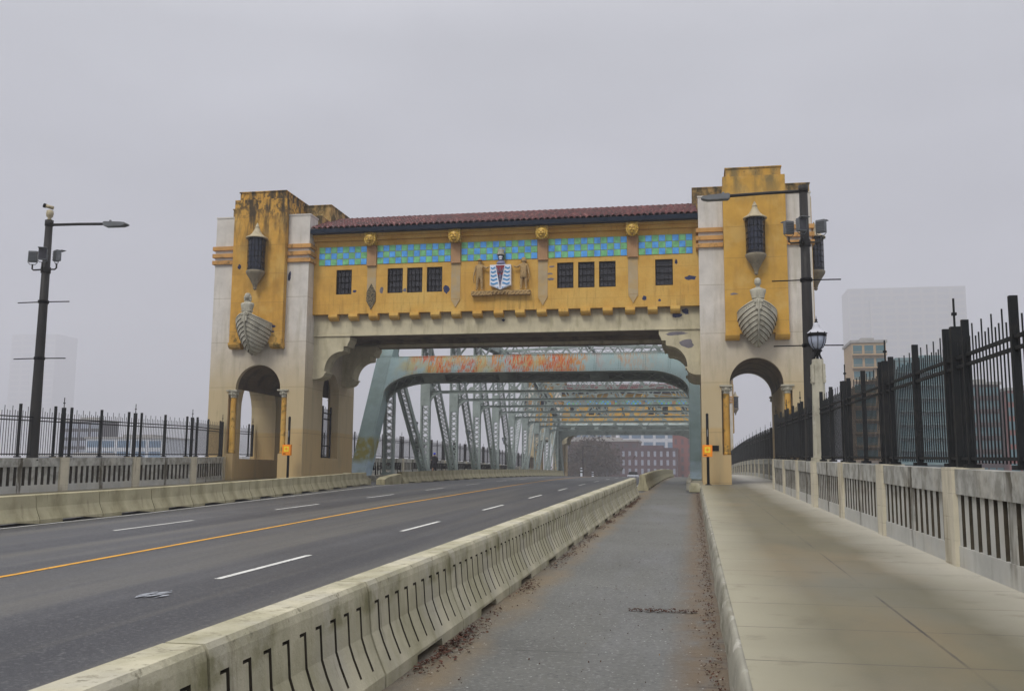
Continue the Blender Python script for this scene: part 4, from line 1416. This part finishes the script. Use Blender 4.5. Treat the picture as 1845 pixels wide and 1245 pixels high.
BH = 1.28
def rel_build(mb, name, mats, parent):
    base = parent.location
    mb.v = [(x - base[0], y - base[1], z - base[2]) for x, y, z in mb.v]
    return mb.build(name, mats, parent)
def balustrade(path, label, slots=12, coarse=False, lamp_at=None):
    p0 = path[0]
    root = thing('balustrade', (p0[0], p0[1], zr(p0[1]) + KH), label, 'balustrade')
    for i in range(len(path) - 1):
        L, W = frame_on(path[i], path[i + 1])
        mb = MB(); a, b = .26, L - .26
        bxW(mb, W, a, b, -.16, .16, -.05, .27)
        bxW(mb, W, a, b, -.17, .17, .95, BH)
        n = slots
        half = (b - a) / 2
        per = n // 2
        for h in range(2):
            o = a + h * half
            m0 = .14
            pitch = (half - 2 * m0 + .17) / per if per else 1
            sw = .15
            edges = [o]
            for k in range(per):
                s0 = o + m0 + k * pitch
                edges += [s0, s0 + pitch - .19]
            edges.append(o + half)
            for k in range(0, len(edges), 2):
                bxW(mb, W, edges[k], edges[k + 1], -.145, .145, .27, .95)
                mb.m[-1] = mb.m[-3] = 2  # slot side faces take the painted shade colour
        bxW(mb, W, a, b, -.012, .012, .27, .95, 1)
        rel_build(mb, 'panel', ['balus', 'slot', 'recess_shade'], root)
    for i, (x, y) in enumerate(path):
        if i == 0: L, W = frame_on(path[0], path[1])
        else: L, W = frame_on(path[i], (2 * x - path[i - 1][0], 2 * y - path[i - 1][1]))
        mb = MB()
        bxW(mb, W, -.27, .27, -.21, .21, -.05, BH + .02)
        if lamp_at is not None and i == lamp_at:
            bxW(mb, W, -.34, .34, -.27, .27, -.05, BH + .02)
        rel_build(mb, 'pier', 'pier', root)
    return root
def fence(path, label, group_posts=True, pick=.135, detail=True):
    p0 = path[0]
    zb = BH + .02
    root = thing('steel_fence', (p0[0], p0[1], zr(p0[1]) + KH + zb), label, 'fence')
    rr = random.Random(3)
    for i in range(len(path) - 1):
        L, W0 = frame_on(path[i], path[i + 1])
        W = lambda s, t, z: W0(s, t, z + zb)
        for h in range(2):
            a, b = (.0, L / 2) if h == 0 else (L / 2, L)
            mb = MB()
            for z in (.10, 1.345, 1.475):
                bxW(mb, W, a, b, -.022, .022, z, z + .042)
            n = int((b - a) / pick)
            for k in range(1, n):
                s = a + (b - a) * k / n
                top = 1.70 + (.18 if k % 3 == 0 else (.03 if k % 3 == 1 else 0))
                bxW(mb, W, s - .008, s + .008, -.008, .008, .06, top)
            rel_build(mb, 'picket_panel', 'dark_metal', root)
        # mid post
        mb = MB(); s = L / 2
        bxW(mb, W, s - .035, s + .035, -.045, .045, .0, 1.97)
        bxW(mb, W, s - .09, s + .09, -.09, .09, 0, .05)
        rel_build(mb, 'post', 'dark_metal', root)
    for i, (x, y) in enumerate(path):
        if i == 0: L, W0 = frame_on(path[0], path[1])
        else: L, W0 = frame_on(path[i], (2 * x - path[i - 1][0], 2 * y - path[i - 1][1]))
        W = lambda s, t, z: W0(s, t, z + zb)
        mb = MB()
        for s in (-.50, .50):
            bxW(mb, W, s - .033, s + .033, -.045, .045, .0, 1.97)
            bxW(mb, W, s - .09, s + .09, -.09, .09, 0, .05)
        bxW(mb, W, -.05, .05, -.065, .065, 0, 1.94)
        bxW(mb, W, -.012, .012, -.012, .012, 1.94, 2.34)
        bxW(mb, W, -.03, .03, -.03, .03, 2.10, 2.14)
        rel_build(mb, 'post', 'dark_metal', root)
    return root
ysn = [44.2 - 5.0 * k for k in range(11)][::-1]
pathR = [(X(BX), y) for y in ysn] + [(X(14.95), 50.25)]
pathL = [(X(-BX), y) for y in ysn] + [(X(-15.5), 50.25)]
balustrade(pathR, 'slotted concrete balustrade along the right sidewalk in front of the gateway', lamp_at=7)
balustrade(pathL, 'slotted concrete balustrade on the far left in front of the left tower')
fence(pathR, 'tall dark steel picket fence on the right balustrade in front of the gateway')
fence(pathL, 'tall dark steel picket fence on the left balustrade in front of the left tower')
fence([(X(-16.3), 51.55), (X(-16.3), 55.7)], 'short dark picket fence in the outer opening of the left tower archway')
ysf = [58.9 + 4.9 * k for k in range(21)]
pathR2 = [(X(15.25), y) for y in ysf]
pathL2 = [(X(-15.25), y) for y in ysf]
balustrade(pathR2, 'slotted concrete balustrade seen through the right tower arch', slots=10)
balustrade(pathL2, 'slotted concrete balustrade beyond the gateway behind the left truss', slots=10)
fence(pathR2, 'dark steel picket fence seen through the right tower arch')
fence(pathL2, 'dark steel picket fence behind the left truss')

# ------------------------------------------------------------------ lamp column on the right balustrade
LY = ysn[7]
lx = X(BX)
zb = zr(LY) + KH + BH + .02
lc = thing('lamp_column', (lx, LY, zb), 'stone lamp column with glass lantern standing on the right balustrade', 'lamp column')
mb = MB()
for (z0, z1, a, ch) in ((0, .12, .24, 0), (.12, 2.86, .17, 0)):
    mb.box(-a, a, -a, a, z0, z1)
mb = MB()
mb.box(-.25, .25, -.25, .25, 0, .10)
def octa(a, c): return [(a, c), (c, a), (-c, a), (-a, c), (-a, -c), (-c, -a), (c, -a), (a, -c)]
for (z0, a0, z1, a1) in ((.10, .20, 2.55, .165), (2.55, .165, 2.95, .15)):
    vs = [(x, y, z0) for x, y in octa(a0, a0 * .6)] + [(x, y, z1) for x, y in octa(a1, a1 * .6)]
    mb.add(vs, [(i, (i + 1) % 8, (i + 1) % 8 + 8, i + 8) for i in range(8)] + [tuple(range(7, -1, -1)), tuple(range(8, 16))])
for q in (-1, 1):
    for r in (-1, 1):
        mb.box(q * .155 - .035, q * .155 + .035, r * .13 - .05, r * .13 + .05, 2.25, 2.80)
        mb.box(q * .165 - .035, q * .165 + .035, r * .135 - .05, r * .135 + .05, 2.28, 2.33)
        mb.box(q * .165 - .035, q * .165 + .035, r * .135 - .05, r * .135 + .05, 2.40, 2.45)
mb.build('column', 'stone', lc)
def lantern(root, z0, s=1.0, c=(0, 0)):
    cx, cy = c
    mb = MB()
    for k in range(4):
        a = k * math.pi / 2 + .5
        mb.tube([(cx + s * .17 * math.cos(a), cy + s * .17 * math.sin(a), z0), (cx + s * .13 * math.cos(a), cy + s * .13 * math.sin(a), z0 + .05 * s), (cx + s * .08 * math.cos(a), cy + s * .08 * math.sin(a), z0 + .15 * s),
                 (cx + s * .10 * math.cos(a), cy + s * .10 * math.sin(a), z0 + .24 * s)], .022 * s, 6)
    mb.lathe([(.04 * s, 0), (.04 * s, .2 * s), (.12 * s, .22 * s), (.15 * s, .26 * s), (.11 * s, .30 * s)], (cx, cy, z0), 14)
    base = mb.build('lantern_base', 'black', root)
    MB().lathe([(.10 * s, .30 * s), (.17 * s, .36 * s), (.235 * s, .50 * s), (.255 * s, .62 * s), (.25 * s, .68 * s)], (cx, cy, z0), 18).build('globe', 'glass', root)
    mb = MB()
    for k in range(8):
        a = k * math.pi / 4
        P = [(.105, .30), (.178, .36), (.243, .50), (.263, .62), (.262, .70)]
        mb.tube([(cx + r * s * math.cos(a), cy + r * s * math.sin(a), z0 + z * s) for r, z in P], .010 * s, 5)
    mb.lathe([(.25 * s, .67 * s), (.285 * s, .68 * s), (.285 * s, .76 * s), (.27 * s, .77 * s)], (cx, cy, z0), 18)
    for k in range(8):
        a = k * math.pi / 4
        mb.ball((cx + .285 * s * math.cos(a), cy + .285 * s * math.sin(a), z0 + .77 * s), .022 * s, n=6, m_=4)
    mb.build('cage', 'black', root)
    MB().lathe([(.285 * s, .765 * s), (.22 * s, .83 * s), (.13 * s, .90 * s), (.10 * s, .98 * s), (.07 * s, 1.08 * s), (.02 * s, 1.09 * s)], (cx, cy, z0), 18).build('cap', 'lamp_cap', root)
    MB().lathe([(.05 * s, 1.08 * s), (.055 * s, 1.11 * s), (.02 * s, 1.13 * s), (.04 * s, 1.16 * s), (.015 * s, 1.2 * s), (.001, 1.30 * s)], (cx, cy, z0), 8).build('finial', 'black', root)
lantern(lc, 2.95, 1.0)

# wall lanterns on the left truss verticals
proto = None
for i, nm in ((1, 'nearest'), (3, 'second nearest'), (5, 'third nearest')):
    y = HY[i]
    o = thing('wall_lantern', (X(-TR - .38), y - .1, zr(y) + 3.7), '%s small lantern bracketed to the outer side of the left truss' % nm, 'wall lantern', 'lanterns on the left truss')
    if proto is None:
        mb = MB(); mb.tube([(0, 0, -.25), (-.12, 0, -.2), (-.25, 0, -.02), (-.40, 0, -.04), (-.48, 0, .02)], [.05, .06, .05, .04, .04], 8)
        mb.box(-.03, .0, -.08, .08, -.45, .1)
        mb.build('bracket', 'black', o)
        lantern(o, 0.0, .95, (-.48, 0))
        proto = o
    else:
        for ch in proto.children:
            c = ch.copy(); COL.objects.link(c); c.parent = o

# ------------------------------------------------------------------ tall street lights
def street_light(x, y, z, sgn, label, cctv):
    """sgn=+1: arm reaches towards +x"""
    root = thing('street_light', (x, y, z), label, 'street light', 'tall street lights on the balustrades')
    MB().tube([(0, 0, -.1), (0, 0, .0), (0, 0, 4.5), (0, 0, 9.1)], [.235, .21, .17, .135], 16).build('pole', 'pole', root)
    mb = MB(); mb.lathe([(.20, 8.55), (.15, 8.55), (.15, 9.12), (.001, 9.14)], (0, 0, 0), 14)
    mb = MB(); mb.lathe([(.135, 8.92), (.16, 8.93), (.16, 9.15), (.001, 9.17)], (0, 0, 0), 14)
    mb.tube([(0, 0, 8.97), (sgn * 1.3, -.0, 8.95), (sgn * 2.45, 0, 8.91)], .055, 8)
    mb.build('arm', 'pole', root)
    mb = MB()
    poly = [(2.40, -.06), (2.46, -.12), (3.15, -.13), (3.30, -.09), (3.36, -.05), (3.30, 0), (3.1, .03), (2.6, .06), (2.46, .07), (2.40, .05)]
    mb.prism([(sgn * a, -.14 + b * 0 + 0) if False else (sgn * a, 8.91 + b) for a, b in poly], 1, -.15, .15)
    mb.tube([(sgn * 2.62, 0, 8.96), (sgn * 2.62, 0, 9.05)], .045, 8)
    mb.build('lamp_head', 'grey_head', root)
    # floodlights on a bracket
    zf = 7.18
    mb = MB()
    mb.lathe([(.17, -.12), (.185, -.1), (.185, .1), (.17, .12)], (0, 0, zf), 14)
    mb.tube([(-.52, -.1, zf + .22), (-.52, -.1, zf + .05), (-.46, -.1, zf), (0, -.14, zf), (.46, -.1, zf), (.52, -.1, zf + .05), (.52, -.1, zf + .22)], .032, 6)
    mb.tube([(-.06, -.12, zf), (sgn * .14, -.42, zf), (sgn * .14, -.42, zf + .22)], .032, 6)
    mb.build('bracket', 'pole', root)
    for (fx, fy, rz) in ((-.52, -.1, rad(200)), (.52, -.1, rad(150)), (sgn * .14, -.42, rad(30))):
        mb = MB()
        cs, sn = math.cos(rz), math.sin(rz)
        def P(a, b, c): return (fx + a * cs - b * sn, fy + a * sn + b * cs, zf + .22 + c)
        def bx(a0, a1, b0, b1, c0_, c1_, mi=0):
            vs = [P(a0, b0, c0_), P(a1, b0, c0_), P(a1, b1, c0_), P(a0, b1, c0_), P(a0, b0, c1_), P(a1, b0, c1_), P(a1, b1, c1_), P(a0, b1, c1_)]
            mb.add(vs, [(0, 3, 2, 1), (4, 5, 6, 7), (0, 1, 5, 4), (1, 2, 6, 5), (2, 3, 7, 6), (3, 0, 4, 7)], mi)
        bx(-.15, .15, -.09, .09, .10, .52)
        for k in range(6): bx(-.15, .15, .09, .12, .14 + .06 * k, .16 + .06 * k)
        bx(-.13, .13, -.10, -.088, .13, .49, 1)
        bx(-.16, .16, -.26, -.08, .52, .54)
        mb.tube([P(-.17, 0, .3), P(-.17, 0, .08), P(-.1, 0, .0), P(.1, 0, 0), P(.17, 0, .08), P(.17, 0, .3)], .015, 5)
        mb.build('floodlight', ['grey_head', 'pane2'], root)
    for zz in (5.94, 3.76):
        for q in (-1, 1):
            mb = MB()
            mb.tube([(q * .1, 0, zz), (q * 1.10, -.0, zz - .01)], .022, 6)
            mb.lathe([(.18, -.06), (.20, -.05), (.20, .05), (.18, .06)], (0, 0, zz), 12)
            mb.build('banner_rod', 'black', root)
    if cctv:
        mb = MB()
        mb.lathe([(.06, 9.15), (.09, 9.18), (.06, 9.24), (.12, 9.3), (.14, 9.42), (.12, 9.54), (.05, 9.57)], (0, 0, 0), 12)
        mb.tube([(.13, .02, 9.64), (-.16, -.12, 9.72)], .07, 10)
        mb.tube([(-.12, -.1, 9.705), (-.20, -.14, 9.73)], .085, 10, mi=1)
        mb.build('security_camera', ['lead', 'black'], root)
    return root
M['grey_head'] = mat('weathered grey lamp housing', (.14, .15, .16), rough=.5, var=.2, bump=.05)
SLZ = zr(32.6) + KH + BH
street_light(X(-BX) - .05, 32.6, SLZ, 1, 'tall grey street light on the left balustrade with a security camera on top', True)
street_light(X(BX) + .15, 32.6, SLZ, -1, 'tall dark street light in front of the right tower with an arm reaching left', False)

# ------------------------------------------------------------------ sign posts
def sign_post(x, y, z, label, hgt, boxz):
    root = thing('signal_post', (x, y, z), label, 'signal post', 'black posts with orange boxes at the tower corners')
    mb = MB(); mb.tube([(0, 0, 0), (0, 0, hgt)], .068, 12); mb.lathe([(.16, 0), (.16, .03), (.08, .06)], (0, 0, 0), 12)
    mb.lathe([(.068, hgt), (.03, hgt + .04), (.001, hgt + .05)], (0, 0, 0), 12)
    mb.build('pole', 'black', root)
    mb = MB(); mb.box(-.26, .22, -.24, -.07, boxz, boxz + .58)
    mb.box(-.24, .20, -.252, -.24, boxz + .02, boxz + .56)
    bx = mb.build('orange_box', 'orange', root)
    mb = MB(); mb.box(-.15, .12, -.262, -.252, boxz + .2, boxz + .48)
    mb.build('label_plate', 'yellow', bx)
    mb = MB()
    mb.prism([(-.10, boxz + .36), (-.02, boxz + .44), (.07, boxz + .36), (-.02, boxz + .25)], 1, -.266, -.262, 0)
    mb.box(-.2, -.05, -.262, -.252, boxz + .07, boxz + .11, 1)
    mb.build('symbol', ['orange', 'black'], bx)
    mb = MB(); mb.box(-.03, .03, -.085, -.06, boxz + 1.0, boxz + 1.35); mb.build('push_plate', 'grey_head', root)
sign_post(-21.68, 49.7, zr(49.7) + KH, 'black post with an orange box in front of the left tower', 3.45, 1.38)
sign_post(.68, 49.2, zr(49.2) + KH, 'black post with an orange box in front of the right tower', 3.50, 1.38)

# ------------------------------------------------------------------ benches, person, bollards, car
BG = 'black benches behind the left truss'
def bench_parts(root):
    mb = MB()
    for k in range(5): mb.box(-.8, .8, -.22 + .1 * k, -.15 + .1 * k, .43, .46)
    mb.build('seat', 'black', root)
    mb = MB()
    for k in range(22): 
        x = -.78 + 1.56 * k / 21
        mb.bar((x, .24, .48), (x, .36, .86), .05, .015, (0, 1, 0))
    mb.bar((-.8, .24, .48), (.8, .24, .48), .03, .05); mb.bar((-.8, .365, .88), (.8, .365, .88), .03, .05)
    mb.build('backrest', 'black', root)
    for q in (-1, 1):
        mb = MB()
        x = q * .8
        mb.tube([(x, -.30, 0), (x, -.26, .42), (x, -.27, .66), (x, -.2, .68), (x, .28, .66)], .028, 6)
        mb.tube([(x, .36, 0), (x, .24, .42), (x, .37, .88)], .028, 6)
        mb.tube([(x, -.26, .42), (x, .24, .42)], .025, 6)
        mb.build('frame', 'black', root)
bp = [(-22.55, 64.6), (-22.6, 70.4), (-22.6, 79.5), (-22.6, 84.0), (-22.6, 89.0), (-22.6, 93.5), (-22.6, 98.5), (-22.6, 103.0), (-22.6, 108.0), (-22.6, 113.0)]
first = None
for i, (x, y) in enumerate(bp):
    o = thing('park_bench', (x, y, zr(y) + KH), 'black slatted bench behind the left truss, %s from the gateway' % ORD[i], 'bench', BG, rz=rad(195 + (i % 2) * 25))
    if first is None: bench_parts(o); first = o
    else:
        for ch in first.children:
            c = ch.copy(); COL.objects.link(c); c.parent = o
# person in dark coat and bright blue cap on the left walkway
py = 81.0
pr = thing('person', (-21.95, py, zr(py) + KH), 'person in a black coat and bright blue cap standing behind the left truss', 'person')
V = [(0, 0, .92), (0, -.02, 1.12), (0, -.02, 1.34), (0, 0, 1.46), (0, -.01, 1.54), (0, -.015, 1.64),
     (-.10, 0, .85), (-.12, -.04, .48), (-.12, .02, .08), (-.13, -.12, .04), (.10, 0, .85), (.13, .03, .48), (.13, .08, .08), (.14, -.05, .04),
     (-.20, 0, 1.38), (-.27, -.02, 1.10), (-.20, -.20, .98), (.20, 0, 1.38), (.28, .0, 1.10), (.22, -.2, .98)]
Ed = [(0, 1), (1, 2), (2, 3), (3, 4), (4, 5), (0, 6), (6, 7), (7, 8), (8, 9), (0, 10), (10, 11), (11, 12), (12, 13), (2, 14), (14, 15), (15, 16), (2, 17), (17, 18), (18, 19)]
Rd = [.17, .16, .18, .065, .085, .09, .11, .08, .055, .05, .11, .08, .055, .05, .085, .065, .045, .085, .065, .045]
skinned('body', V, Ed, Rd, 'skin', pr, 2)
MB().lathe([(.25, .50), (.27, .52), (.24, .9), (.23, 1.2), (.27, 1.38), (.17, 1.47), (.09, 1.5)], (0, 0, 0), 16, sy=.75).build('coat', 'coat', pr)
mb = MB()
for q in (-1, 1):
    mb.tube([(q * .21, 0, 1.40), (q * .28, -.01, 1.1), (q * .21, -.2, .98)], [.09, .085, .07], 8)
    mb.tube([(q * .11, 0, .85), (q * .125, 0, .48), (q * .125, .05, .06)], [.125, .1, .085], 8)
mb.build('trousers_and_sleeves', 'coat', pr)
mb = MB(); mb.ball((0, 0, 1.69), (.115, .13, .10)); mb.prism([(-.09, -.1), (.09, -.1), (.07, -.22), (-.07, -.22)], 2, 1.665, 1.68)
mb.build('cap', 'cap_blue', pr)
# bollards
for (x, y, h, lb) in ((-17.15, 150, 1.65, 'taller black and white banded bollard on the road near the far gateway'), (-15.6, 152, 1.05, 'shorter black and white banded bollard on the road near the far gateway')):
    r = thing('bollard', (x, y, zr(y)), lb, 'bollard', 'banded bollards near the far gateway')
    mb = MB(); mb.lathe([(.22, 0), (.22, .05), (.17, .07), (.17, h * .9), (.12, h * .97), (.001, h)], (0, 0, 0), 12); mb.build('tube', 'shield_white', r)
    for k in (.55, .82):
        MB().lathe([(.178, h * k - .09), (.178, h * k + .09)], (0, 0, 0), 12).build('black_band', 'black', r)
# car cresting the bridge beyond the far gateway
cy = 172.0
car = thing('car', (-10.55, cy, zr(cy)), 'pale car coming over the crest beyond the near row of barriers', 'car')
def car_section(w, prof): return prof
body = [(-2.2, .35), (-2.25, .6), (-2.15, .85), (-1.2, .98), (-.95, 1.0), (1.9, 1.0), (2.2, .9), (2.25, .5), (2.2, .35)]
mb = MB(); mb.prism(body, 0, -.9, .9); mb.build('body', 'carpaint' if 'carpaint' in M else 'shield_white', car)
mb = MB()
vs = []
for (yy, z, hw) in ((-1.15, .98, .82), (-.45, 1.50, .66), (1.0, 1.52, .66), (1.75, 1.0, .80)):
    vs += [(-hw, yy, z), (hw, yy, z)]
mb.add(vs + [(-.8, -1.1, .9), (.8, -1.1, .9), (-.8, 1.75, .9), (.8, 1.75, .9)], [(0, 1, 3, 2), (2, 3, 5, 4), (4, 5, 7, 6), (0, 2, 4, 6, 10, 8), (1, 9, 11, 7, 5, 3), (8, 9, 1, 0)])
mb.build('cabin', 'black', car)
MB().box(-.66, .66, -.42, 1.0, 1.52, 1.56).build('roof', 'grey_head', car)
for q in (-1, 1):
    for yy in (-1.4, 1.4):
        mb = MB(); mb.tube([(q * .92, yy, .33), (q * .70, yy, .33)], .33, 14); mb.build('wheel', 'black', car)
    mb = MB(); mb.ball((q * .62, -2.2, .68), (.17, .06, .09)); mb.build('headlight', 'glass', car)
# far street light
y = 205
fl = thing('street_light', (-23.1, y, zr(y) - .2), 'thin far street light with a short arm seen through the far gateway', 'street light')
MB().tube([(0, 0, 0), (0, 0, 8.0)], [.13, .08], 8).build('pole', 'black', fl)
mb = MB(); mb.tube([(0, 0, 7.95), (2.1, 0, 7.9)], .05, 6); mb.build('arm', 'black', fl)
mb = MB(); mb.box(2.0, 2.8, -.12, .12, 7.82, 7.94); mb.build('lamp_head', 'grey_head', fl)

# ------------------------------------------------------------------ fallen leaves
mb = MB(); rr = random.Random(11)
def leaf(x, y, sz):
    a = rr.uniform(0, 6.28); n = 5
    z = zr(y) + .008 + rr.uniform(0, .03)
    vs = []
    for k in range(n):
        b = a + 6.283 * k / n; r = sz * rr.uniform(.5, 1.1)
        vs.append((x + r * math.cos(b), y + r * 1.3 * math.sin(b), z + rr.uniform(-.006, .012)))
    mb.add(vs, [tuple(range(n))])
for c in range(46):                    # drifts at the barrier foot
    cy_ = rr.uniform(3.5, 46) if c > 12 else 5.9 + 2.5 * c + rr.uniform(-.5, .5)
    for k in range(46):
        d = abs(rr.gauss(0, .10)); y = cy_ + rr.gauss(0, .34)
        leaf(-2.27 + d, y, rr.uniform(.006, .024))
for k in range(1800):                  # along the kerb
    y = 3 + 47 * rr.random() ** 1.3; d = abs(rr.gauss(0, .085))
    leaf(.20 - d, y, rr.uniform(.005, .016))
for k in range(500):
    leaf(rr.uniform(-2.2, .2), rr.uniform(3, 45), rr.uniform(.004, .011))
for k in range(160):
    leaf(-.75 + .75 * rr.random(), 11.25 + rr.gauss(0, .03), rr.uniform(.008, .02))
tag(mb.build('fallen_leaves', 'leaf', recalc=False), kind='stuff')

# ------------------------------------------------------------------ city in the mist
def mcol(name, c, **k):
    M[name] = mat(name, c, bump=0, **k); return name
mcol('far_concrete', (.34, .33, .31)); mcol('far_mist', (.25, .24, .21)); mcol('far_mist_glass', (.18, .185, .19)); mcol('far_lost', (.46, .45, .47)); mcol('far_lost_glass', (.38, .38, .42)); mcol('far_tan', (.42, .30, .17)); mcol('far_glass', (.06, .15, .17), rough=.25)  # mist and lost tones have the fog's paleness put into their colour
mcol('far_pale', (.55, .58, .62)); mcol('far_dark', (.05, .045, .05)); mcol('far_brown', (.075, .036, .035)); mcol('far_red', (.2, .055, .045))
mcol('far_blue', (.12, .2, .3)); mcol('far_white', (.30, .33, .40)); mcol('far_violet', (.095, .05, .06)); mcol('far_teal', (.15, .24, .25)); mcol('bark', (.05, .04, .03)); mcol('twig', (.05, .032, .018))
GZ = -30.0
def building(label, x0, x1, y0, y1, ztop, wallm, floors, fh, bays, winm, roofm='far_concrete', balc=False, vert=None, z0=None, wz=.62, fins=None, t=.22):
    cx, cyy = (x0 + x1) / 2, (y0 + y1) / 2
    r = thing('building', (cx, cyy, GZ), label, 'building')
    hx, hy, H_ = (x1 - x0) / 2, (y1 - y0) / 2, ztop - GZ
    MB().box(-hx, hx, -hy, hy, 0, H_).build('wall', wallm, r)
    mb = MB(); mb.box(-hx - .3, hx + .3, -hy - .3, hy + .3, H_, H_ + .6); mb.box(-hx * .3, hx * .5, -hy * .4, hy * .4, H_ + .6, H_ + 1.6)
    mb.build('roof', roofm, r)
    bw = 2 * hx / bays
    w1 = MB()
    w1.box(-bw * .5 + bw * t / 2, bw * .5 - bw * t / 2, -.06, .04, 0, fh * wz)
    wm = None
    cnt = 0
    for f in range(floors):
        z = H_ - (f + 1) * fh + fh * .18
        for b in range(bays):
            xx = -hx + bw * (b + .5)
            if wm is None: wm = w1.build('window', winm, r); o = wm
            else: o = wm.copy(); COL.objects.link(o); o.parent = r
            o.location = (xx, -hy, z); cnt += 1
        if balc:
            if f == 0:
                mb = MB(); mb.box(-hx - .02, hx + .02, -.9, 0, 0, .16); mb.box(-hx, hx, -.9, -.86, .75, .85)
                for q_ in range(bays + 1): mb.box(-hx + bw * q_ - .05, -hx + bw * q_ + .05, -.9, -.82, .16, .75)
                bo = mb.build('balcony', wallm, r); o = bo
            else: o = bo.copy(); COL.objects.link(o); o.parent = r
            o.location = (0, -hy, z - .5)
    if fins:
        for fx, fw, fm in fins:
            mb = MB(); mb.box(fx - fw / 2, fx + fw / 2, -hy - 1.3, -hy, 0, H_ - .5); mb.build('fin', fm, r)
    return r
# right: misty tower group
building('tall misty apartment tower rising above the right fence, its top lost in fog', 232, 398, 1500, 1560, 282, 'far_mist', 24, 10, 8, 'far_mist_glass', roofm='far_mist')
building('tan balconied wing on the left of the misty tower behind the right fence', 36.3, 43.8, 232, 244, 32.5, 'far_tan', 12, 3.0, 3, 'far_glass', balc=True)
building('teal glass apartment block behind the right fence in front of the misty tower', 45.2, 59.0, 228, 242, 27.8, 'far_teal', 11, 2.9, 8, 'far_glass', roofm='far_teal', balc=True, fins=[(3.6, .9, 'far_tan')])
building('brown glazed block behind the right fence, right of the teal one', 59.6, 65.8, 226, 240, 22.0, 'far_brown', 9, 2.9, 4, 'far_glass', balc=True)
building('red brick block at the right edge of the photo behind the fence', 66.4, 80, 224, 240, 20.5, 'far_red', 8, 3.0, 6, 'far_glass')
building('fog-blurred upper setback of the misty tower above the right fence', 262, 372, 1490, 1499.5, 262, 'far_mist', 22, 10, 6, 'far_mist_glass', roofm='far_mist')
# left: pale blue low blocks and ghost towers
building('pale terraced building with blue glass bands behind the left fence', -205, -176, 300, 320, 13.0, 'far_pale', 6, 3.6, 5, 'far_blue')
building('low white glass hall in front of the pale terraced building behind the left fence', -212, -183, 285, 299, 6.5, 'far_white', 3, 3.2, 8, 'far_blue')
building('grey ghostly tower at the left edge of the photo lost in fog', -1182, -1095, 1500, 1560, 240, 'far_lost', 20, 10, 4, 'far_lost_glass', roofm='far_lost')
building('narrow pale block with white windows beside the street light behind the left fence', -228, -212, 318, 330, 20, 'far_dark', 9, 3.2, 4, 'far_white')
building('low slate block behind the left fence near the left tower', -172, -156, 320, 340, 6.0, 'far_violet', 4, 3.2, 4, 'far_blue')
# centre: seen through the far gateway
building('dark brown block seen through the far gateway on its left side', -46, -19.6, 352, 372, 14.0, 'far_brown', 5, 4.2, 9, 'far_dark', t=.5)
building('slate terrace with stacked bay windows seen through the far gateway', -24.5, -5.5, 330, 350, 10.5, 'far_violet', 4, 2.9, 9, 'far_white', roofm='far_violet', t=.62)
building('pale glass block high behind the terrace through the far gateway', -30, -6, 395, 415, 24, 'far_pale', 7, 4, 5, 'far_blue')
building('dusky red block seen through the right part of the far gateway', -7.2, 4, 340, 360, 18, 'far_red', 7, 3, 5, 'far_violet', t=.6)
building('grey misty block with blue windows at the left of the far gateway opening', -52, -33, 400, 420, 24, 'far_concrete', 8, 3.6, 6, 'far_blue')

# bare autumn tree through the far gateway
def tree(x, y, zb, h, r, label, seed):
    rr = random.Random(seed)
    root = thing('bare_tree', (x, y, zb), label, 'tree')
    mb = MB(); ends = []
    def limb(p, d, L, rad_, lev):
        q = p + d * L
        mb.tube([p, p + d * L * .5 + Vector((rr.uniform(-.1, .1), rr.uniform(-.1, .1), 0)) * L, q], [rad_, rad_ * .8, rad_ * .6], 5)
        if lev >= 3: ends.append(q); return
        for k in range(4):
            dd = (d + Vector((rr.uniform(-.8, .8), rr.uniform(-.8, .8), rr.uniform(-.1, .6)))).normalized()
            limb(q, dd, L * .68, rad_ * .6, lev + 1)
    limb(Vector((0, 0, 0)), Vector((0, 0, 1)), h * .36, h * .02, 0)
    mb.build('trunk', 'bark', root)
    mb = MB()
    for e in ends:
        for k in range(110):
            c = e + Vector((rr.gauss(0, r * .22), rr.gauss(0, r * .22), rr.gauss(0, r * .22)))
            s = rr.uniform(.3, .8)
            u = Vector((rr.uniform(-1, 1), rr.uniform(-1, 1), rr.uniform(-1, 1))).normalized() * s
            v = Vector((rr.uniform(-1, 1), rr.uniform(-1, 1), rr.uniform(-1, 1))).normalized() * s * .5
            mb.add([c - u, c + v, c + u, c - v], [(0, 1, 2, 3)])
    mb.build('crown', 'twig', root, recalc=False)
tree(-30.5, 300, -22, 36, 9, 'large brown leafy tree seen through the far gateway left of centre', 5)
tree(-37.5, 290, -22, 28, 7, 'smaller brown tree at the left end of the far gateway opening', 8)

# ------------------------------------------------------------------ haze
mh = bpy.data.materials.new('mist')
mh.use_nodes = True
t = mh.node_tree; t.nodes.clear()
o_ = N(t, 'ShaderNodeOutputMaterial')
pv = N(t, 'ShaderNodeVolumePrincipled')
pv.inputs['Color'].default_value = (.87, .875, .92, 1)
pv.inputs['Density'].default_value = .00085
pv.inputs['Anisotropy'].default_value = .0
t.links.new(pv.outputs[0], o_.inputs['Volume'])
mb = MB(); mb.box(-1300, 1300, -60, 1640, -33, 292)
hz = mb.build('haze', mh)
tag(hz, kind='stuff')
